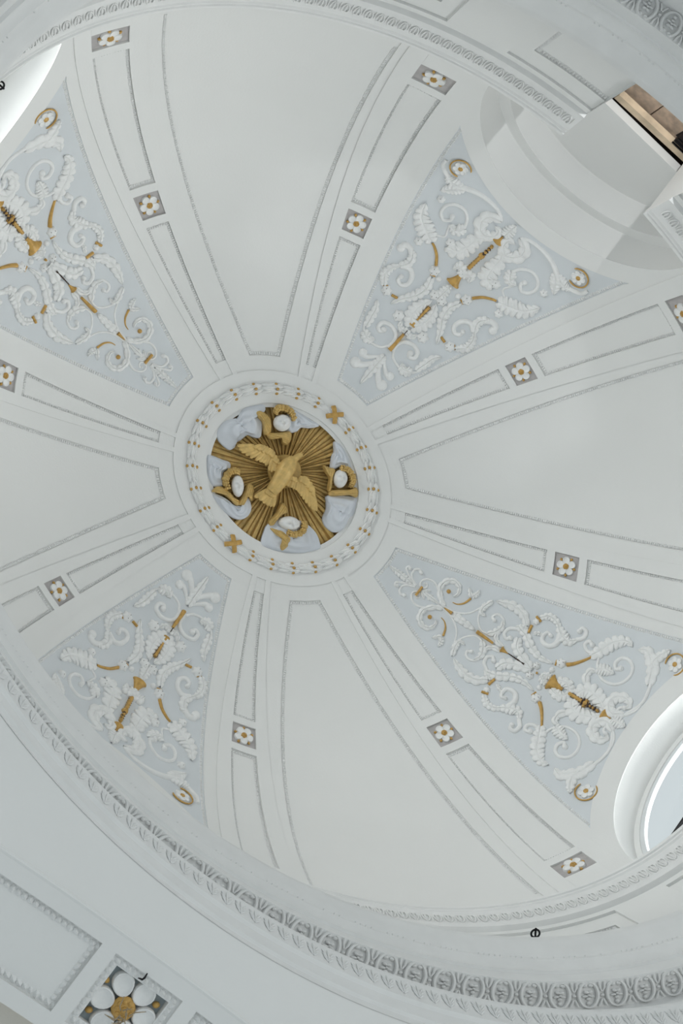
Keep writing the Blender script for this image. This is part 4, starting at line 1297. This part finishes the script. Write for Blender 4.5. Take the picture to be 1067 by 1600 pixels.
burst = empty('sunburst', W3((0, 0, ZD)))
org = np.array(burst.location)
tag(burst, 'gold fluted sunburst filling the round crown medallion', 'sunburst')
mb = MB()
mb.add(np.concatenate([up_[:-1] * np.array([1.01, 1.01, 1]), [[0, 0, ZD]]]), [(i, (i + 1) % 96, 96) for i in range(96)])
mb.build('disc', 'gold', burst, org)
rc = np.array(MED['ray_c'])


def rim_hit(a):
    """distance from the ray centre to the medallion rim in direction a"""
    d = np.array([math.cos(a), math.sin(a)])
    e = float(ell(.212))
    A_, B_ = .212 * (1 + e) * 1.0, .212 * (1 - e)
    qa = (d[0] / A_) ** 2 + (d[1] / B_) ** 2
    qb = 2 * (rc[0] * d[0] / A_ ** 2 + rc[1] * d[1] / B_ ** 2)
    qc = (rc[0] / A_) ** 2 + (rc[1] / B_) ** 2 - 1
    return (-qb + math.sqrt(qb * qb - 4 * qa * qc)) / (2 * qa)


NR = 80
for i in range(NR):
    a = i / NR * 2 * PI
    L = rim_hit(a) - .001
    bundle = math.sin(a * 6 + .7)
    z0 = ZD - .003 - .004 * max(0, bundle) - (.0065 if i % 2 else 0)
    L *= 1.0
    d = np.array([math.cos(a), math.sin(a)])
    b = np.array([-d[1], d[0]])
    hw = math.tan(PI / NR) * (.95 if i % 2 else .8)
    mb = MB()
    v = []
    for r in (.034, L):
        c = rc + d * r
        for s, dz in ((-1, 0), (-.72, 1), (.0, 1.25), (.72, 1), (1, 0)):
            q = c + b * s * hw * r
            zt_ = ZD + (z0 - ZD) * dz
            v.append((q[0], q[1], zt_ if dz else ZD))
    mb.add(v, [(0, 1, 6, 5), (1, 2, 7, 6), (2, 3, 8, 7), (3, 4, 9, 8), (0, 4, 3, 2, 1), (5, 6, 7, 8, 9)])
    mb.build('ray', 'gold', burst, org, smooth=0)
mb = MB()
th = np.arange(32) / 32 * 2 * PI
rows = []
for r, z in ((.047, ZD - .012), (.047, ZD - .024), (.043, ZD - .030), (.030, ZD - .027), (.001, ZD - .022)):
    rows.append(np.stack([rc[0] + r * np.cos(th), rc[1] + r * np.sin(th), np.full(32, z)], -1))
mb.grid(np.array(rows), cv=True)
mb.build('glory_disc', 'gold', burst, org, smooth=50)


def inside_push(pts, k=1.0):
    """keep outlines just inside the medallion rim"""
    out = []
    e = float(ell(.212))
    for x, y in pts:
        q = math.hypot(x / (.2095 * (1 + e)), y / (.2095 * (1 - e)))
        out.append((x / q, y / q) if q > 1 else (x, y))
    return np.array(out)


def smooth_closed(pts, n):
    pts = np.asarray(pts, float)
    m = len(pts)
    out = []
    for u in np.linspace(0, m, n, endpoint=False):
        i = int(u)
        f = u - i
        a, b, c, d = (pts[(i + q) % m] for q in (-1, 0, 1, 2))
        out.append(.5 * ((2 * b) + (c - a) * f + (2 * a - 5 * b + 4 * c - d) * f * f + (3 * b - 3 * c + d - a) * f ** 3))
    return np.array(out)


def pillow(mb, c, outline, zb, h, ridges=0, n=72, k=9, amp=.0016, flutes=None):
    """domed solid over a closed outline; zb is the back plane, the front bulges down towards the room"""
    o = smooth_closed(outline, n)
    c = np.asarray(c, float)
    th = np.arctan2(o[:, 1] - c[1], o[:, 0] - c[0])
    rows = [np.column_stack([o, np.full(n, zb)])]
    for s in np.linspace(1, 0.02, k):
        q = c + (o - c) * s
        z = zb - h * (.45 + .55 * (1 - s ** 2.4))
        z = np.full(n, z)
        if ridges:
            z = z - amp * np.sin(ridges * s * 2 * PI + 1.5 * th) * min(1, (1 - s) * 5)
        if flutes is not None:
            ax, fr = flutes
            z = z - amp * np.abs(np.sin((q[:, 0] * ax[0] + q[:, 1] * ax[1]) * fr)) * min(1, (1 - s) * 6 + .3)
        rows.append(np.column_stack([q, z]))
    mb.grid(np.array(rows), cv=True)


CL = ['large pale blue cloud at the top left of the medallion', 'pale cloud on the left rim behind the left cherub', 'pale cloud below the left cherub wings',
      'pale cloud behind the bottom cherub', 'rounded pale cloud below the right cherub', 'narrow pale cloud above the right cherub', 'pale cloud to the right of the top cherub']
for (c, ol), lab in zip(MED['clouds'], CL):
    mb = MB()
    ol = inside_push(ol)
    pillow(mb, c, ol, ZD - .014, .024, ridges=2.2, n=96, k=16, amp=.0024)
    tag(mb.build('cloud', 'cloud', origin=W3((c[0], c[1], ZD - .012)), smooth=70), lab, 'cloud', 'carved clouds in the crown medallion')

# cherubs: head, hair, wings
CH = ['top cherub, white face with gold hair and gold wings', 'left cherub, chin towards two crossed gold wings', 'bottom cherub, white face upside down with gold wings', 'right cherub, white face with gold curls against the rim']
for ci, (cd, lab) in enumerate(zip(MED['cherubs'], CH)):
    fc = np.array(cd['face'])
    up2 = np.array(cd['up']) - fc
    IU = np.array([-.629, -.777])          # heads are set upright or askew on the vault
    IR = np.array([.777, -.629])
    up2 = (IU * .95 - IR * .25, IU * 1.0 - IR * .05, IR * 1.0 - IU * .15, IU * 1.0 + IR * .12)[ci]
    up2 /= np.linalg.norm(up2)
    rt2 = np.array([up2[1], -up2[0]])
    zc = ZD - .036
    root = empty('cherub', W3((fc[0], fc[1], ZD - .02)))
    org = np.array(root.location)
    tag(root, lab, 'cherub', 'cherub heads in the crown medallion')
    hw, hh = cd['w'], cd['h']
    hw, hh = ((.0250, .0235), (.0172, .0300), (.0195, .0310), (.0205, .0255))[ci]
    nu, nv = 40, 26
    th = np.arange(nu) / nu * 2 * PI
    rows = []
    for f in np.linspace(0.012, PI - .012, nv):
        x, y, z = np.sin(f) * np.cos(th), np.sin(f) * np.sin(th), np.cos(f) * np.ones(nu)
        front = np.clip(z, 0, 1) ** .5

        def g(px, py, sx, sy):
            return np.exp(-((x - px) / sx) ** 2 - ((y - py) / sy) ** 2) * front
        dz = .42 * g(0, -.06, .11, .20) + .16 * g(0, -.16, .16, .09) - .20 * g(-.34, .12, .20, .12) - .20 * g(.34, .12, .20, .12)
        dz += .10 * g(-.34, .10, .11, .07) + .10 * g(.34, .10, .11, .07) + .10 * g(-.32, .33, .25, .08) + .10 * g(.32, .33, .25, .08)
        dz *= 1.35
        dz += .13 * g(0, -.40, .20, .055) - .10 * g(0, -.47, .22, .03) + .12 * g(0, -.54, .17, .055) + .14 * g(0, -.78, .2, .14) + .10 * g(-.5, -.25, .25, .25) + .10 * g(.5, -.25, .25, .25)
        wx = hw * (1 - .10 * np.clip(-y, 0, 1))
        X = x * wx
        Y = y * hh
        Zz = (z + dz) * .021
        rows.append(np.stack([fc[0] + rt2[0] * X + up2[0] * Y, fc[1] + rt2[1] * X + up2[1] * Y, zc - Zz], -1))
    mb = MB()
    mb.grid(np.array(rows), cv=True)
    mb.build('head', 'relief', root, org, smooth=80)
    # hair: a row of curls over a thick band
    hp = crom(np.array(cd['hair']), 26)
    out_ = hp - fc
    mb = MB()
    hz = np.full(26, ZD - .034)
    rad = np.array([.0075 + .0016 * math.sin(q * 1.9) for q in range(26)]) * np.clip(np.sin(np.linspace(.25, PI - .25, 26)) + .25, .4, 1.1)
    tube(mb, np.column_stack([hp, hz]), rad * 1.2, 10, flat=1.7)
    for q in range(1, 25, 2):
        n2 = out_[q] / np.linalg.norm(out_[q])
        for dd, zz in ((-.005, -.013), (.001, -.014), (.006, -.008)):
            blob(mb, (hp[q][0] + n2[0] * dd + random.uniform(-.001, .001), hp[q][1] + n2[1] * dd, ZD - .034 + zz), .0042, .0036, .0035, 8, 5, random.uniform(0, 3))
    mb.build('hair', 'gold', root, org, smooth=70)
    for wg in cd['wings']:
        wg = inside_push(wg)
        cc = wg.mean(0)
        ln = wg[np.argmax(np.linalg.norm(wg - cc, axis=1))] - cc
        ln /= np.linalg.norm(ln)
        mb = MB()
        pillow(mb, cc, wg, ZD - .022, .024, n=80, k=12, amp=.0028, flutes=((-ln[1], ln[0]), 520))
        mb.build('wing', 'gold', root, org, smooth=50)

# the dove: one body of trunk, neck, tail and two feathered wings
mb = MB()
bp = crom(np.array(MED['dove_body']), 24)
hwid = np.interp(np.linspace(0, 1, 24), [0, .04, .14, .24, .32, .45, .6, .75, .9, 1], [.0050, .0070, .0082, .0098, .0190, .0245, .0245, .0220, .0195, .0170])
hz = np.interp(np.linspace(0, 1, 24), [0, .2, .5, 1], [ZD - .058, ZD - .060, ZD - .060, ZD - .050])
tube(mb, np.column_stack([bp, hz]), hwid, 18, flat=.92)
# feet folded against the breast
bd = bp[14] - bp[8]
bd /= np.linalg.norm(bd)
bs = np.array([-bd[1], bd[0]])
for sx in (-1, 1):
    c = bp[11] + bs * sx * .0095
    for q in (-1, 0, 1):
        tip = c + bd * .011 + bs * (q * .0034)
        b0 = c - bd * .006 + bs * q * .001
        tube(mb, [(b0[0], b0[1], ZD - .0785), ((b0[0] + tip[0]) / 2, (b0[1] + tip[1]) / 2, ZD - .081), (tip[0], tip[1], ZD - .0775)], [.0016, .0021, .0014], 6)


def feather(mb, a, b, w, z, h=.004):
    a, b = np.asarray(a, float), np.asarray(b, float)
    d = b - a
    L = np.linalg.norm(d)
    d = d / L
    s_ = np.array([-d[1], d[0]])
    rows = []
    for f, wf in ((0, .45), (.15, .8), (.4, 1), (.7, 1.02), (.88, .9), (.96, .62), (1.0, .12)):
        c = a + d * L * f
        rw = []
        for v, hf in ((-1, 0), (-.9, .55), (-.4, .9), (0, 1.1), (.4, .9), (.9, .55), (1, 0)):
            q = c + s_ * v * w * wf
            rw.append((q[0], q[1], z - h * hf))
        for v in (.6, -.6):
            q = c + s_ * v * w * wf
            rw.append((q[0], q[1], z + h * .6))
        rows.append(rw)
    mb.grid(np.array(rows), cv=True)
    n = len(rows[0])
    base = mb.n - len(rows) * n
    mb.f.append(tuple(base + i for i in range(n)))
    mb.f.append(tuple(base + (len(rows) - 1) * n + i for i in range(n - 1, -1, -1)))
    mb.mi += [0, 0]


for i, (a, b) in enumerate(MED['dove_tail']):
    feather(mb, a, b, .0078, ZD - .046 - .0018 * (i % 2), .005)
tl_ = MED['dove_tail']
for i in range(5):
    a = np.array(tl_[i][0])
    b = (np.array(tl_[i][1]) + np.array(tl_[i + 1][1])) / 2
    feather(mb, a, a + (b - a) * .55, .0072, ZD - .053, .004)
wl = np.array(MED['wing_l'])
wr = np.array(MED['wing_r'])
# (leading edge point, trailing edge tip) pairs read round each wing outline
for wng, lead, trail in ((wl, [0, 1, 2, 3, 4], [14, 13, 12, 11, 10, 9, 8, 7, 6, 5]), (wr, [0, 1, 3, 4, 5, 6, 7], [14, 13, 12, 11, 10, 9, 8])):
    cc = wng.mean(0)
    pm = MB()
    pillow(mb, cc, wng, ZD - .045, .010, n=64, k=8)
    lp = crom(wng[lead], 40)
    tp = crom(wng[trail], 40)
    nf = 13
    for i in range(nf):
        f = i / (nf - 1)
        a = lp[int((.12 + .60 * f) * 39)]
        b = tp[int((.04 + .96 * f) * 39)]
        m_ = a + (b - a) * .28
        feather(mb, m_, b + (m_ - b) * .02, .0052, ZD - .053 - .0012 * (i % 2), .0036)
    for i in range(9):
        f = i / 8
        a = lp[int((.05 + .62 * f) * 39)]
        b = tp[int((.05 + .80 * f) * 39)]
        feather(mb, a + (b - a) * .04, a + (b - a) * .42, .0062, ZD - .0575 - .001 * (i % 2), .0036)
# shoulders tie the wings to the trunk
for wng, i0 in ((wl, 0), (wr, 0)):
    a = (wng[0] + wng[-1]) / 2
    b = bp[10] if i0 == 0 else bp[12]
    tube(mb, [(a[0], a[1], ZD - .052), ((a[0] + b[0]) / 2, (a[1] + b[1]) / 2, ZD - .055), (b[0], b[1], ZD - .058)], [.009, .012, .013], 10)
dove = mb.build('dove', 'gold', origin=W3((rc[0], rc[1], ZD - .05)), smooth=60)
tag(dove, 'golden carved dove with spread wings at the centre of medallion', 'dove')
rmod = dove.modifiers.new('weld', 'REMESH')
rmod.mode = 'VOXEL'
rmod.voxel_size = 0.0058
rmod.use_smooth_shade = True

# ------------------------------------------------------------------ garland round the medallion
gar = empty('garland', W3(D0(np.array(.252), np.array(0.0))))
org = np.array(gar.location)
tag(gar, 'white leaf garland ring with gold berries round the medallion', 'garland')
tt = np.linspace(0, 2 * PI, 145)[:-1]
p, nn = frame(np.full(144, .2525), tt)
d = np.gradient(np.concatenate([p[-2:], p, p[:2]]), axis=0)[2:-2]
mb = MB()
pts = p + nn * (H2 - .002)
G = []
a = np.arange(10) / 10 * 2 * PI
dd = d / np.linalg.norm(d, axis=1, keepdims=True)
bb = np.cross(nn, dd)
G = pts[:, None] + .0105 * np.cos(a)[None, :, None] * bb[:, None] + .0060 * np.sin(a)[None, :, None] * nn[:, None]
mb.grid(G, cu=True, cv=True)
mb.build('core_roll', 'relief', gar, org, smooth=80)
# leaf and berry prototypes in local coordinates
lm = MB()
rows = []
for f, wf, hf in ((0, .25, .2), (.15, .7, .7), (.4, 1, 1), (.7, .85, .95), (.9, .4, .6), (1, .05, .25)):
    rows.append([(.042 * f, v * .0060 * wf, .0062 * hf * hh) for v, hh in ((-1, 0), (-.8, .7), (-.3, 1), (0, .75), (.3, 1), (.8, .7), (1, 0))])
lm.grid(np.array(rows))
bm_ = MB()
blob(bm_, (0, 0, .002), .0050, .0043, .0042, 9, 6)
lproto = bproto = None


def gmat(t, lat, h, yaw, direc, pitch=0.0):
    p, n = frame(np.array(.2525 + lat), np.array(t))
    d_ = D0(np.array(.2525 + lat), np.array(t + 1e-4)) - p
    d_ = d_ / np.linalg.norm(d_) * direc
    s_ = np.cross(n, d_)
    p = W3(p + n * h) - org
    m = Matrix(((d_[0], s_[0], n[0], p[0]), (d_[1], s_[1], n[1], p[1]), (d_[2], s_[2], n[2], p[2]), (0, 0, 0, 1)))
    return m @ Matrix.Rotation(yaw, 4, 'Z') @ Matrix.Rotation(pitch, 4, 'Y')


eqt = equal_arc(26, .2525, e=float(ell(.2525)), t0=0.5 * PI)
for gi, t in enumerate(eqt):
    rel = (t - .5 * PI) % (2 * PI)
    direc = 1 if rel < PI else -1      # the leaves run from the lower-left tie to the upper-right tie
    ribbon = gi in (0, 13)
    for lat, hh, yaw in ((-.0105, H2 + .001, .16), (0, H2 + .0045, 0), (.0105, H2 + .001, -.16)):
        yw = yaw * direc
        mm = gmat(t - direc * .165, lat, hh, yw, direc, -.05)
        if lproto is None:
            lproto = lm.build('garland_leaf', 'relief', gar, raw=True, smooth=60, matrix=mm)
        else:
            o = lproto.copy()
            COL.objects.link(o)
            o.parent = gar
            o.matrix_local = mm
        mm = gmat(t - direc * .075, lat * .55 + .005 * (1 if lat >= 0 else -1), hh - .001, yw * .6, direc, -.04)
        o = lproto.copy()
        COL.objects.link(o)
        o.parent = gar
        o.matrix_local = mm
        if ribbon:
            continue
        mm = gmat(t + direc * .012 * (1 if lat == 0 else .2), lat * 1.25, hh + (.003 if lat == 0 else .001), 0, direc)
        if bproto is None:
            bproto = bm_.build('berry', 'gold_bright', gar, raw=True, smooth=70, matrix=mm)
        else:
            o = bproto.copy()
            COL.objects.link(o)
            o.parent = gar
            o.matrix_local = mm
    if ribbon:
        for sg in (-1, 1):
            mb = MB()
            q = []
            for f in np.linspace(-1, 1, 9):
                pp, n = frame(np.array(.2525 + .0195 * f), np.array(t + sg * .062 * f))
                q.append(pp + n * (H2 + .0125 * math.sqrt(max(.02, 1 - .9 * f * f)) + .0010 * sg))
            q = np.array(q)
            _, n = frame(np.array(.2525), np.array(t))
            tube(mb, q, .0066, 8, up=n, flat=.28)
            mb.build('ribbon', 'gold_bright', gar, org, smooth=40)
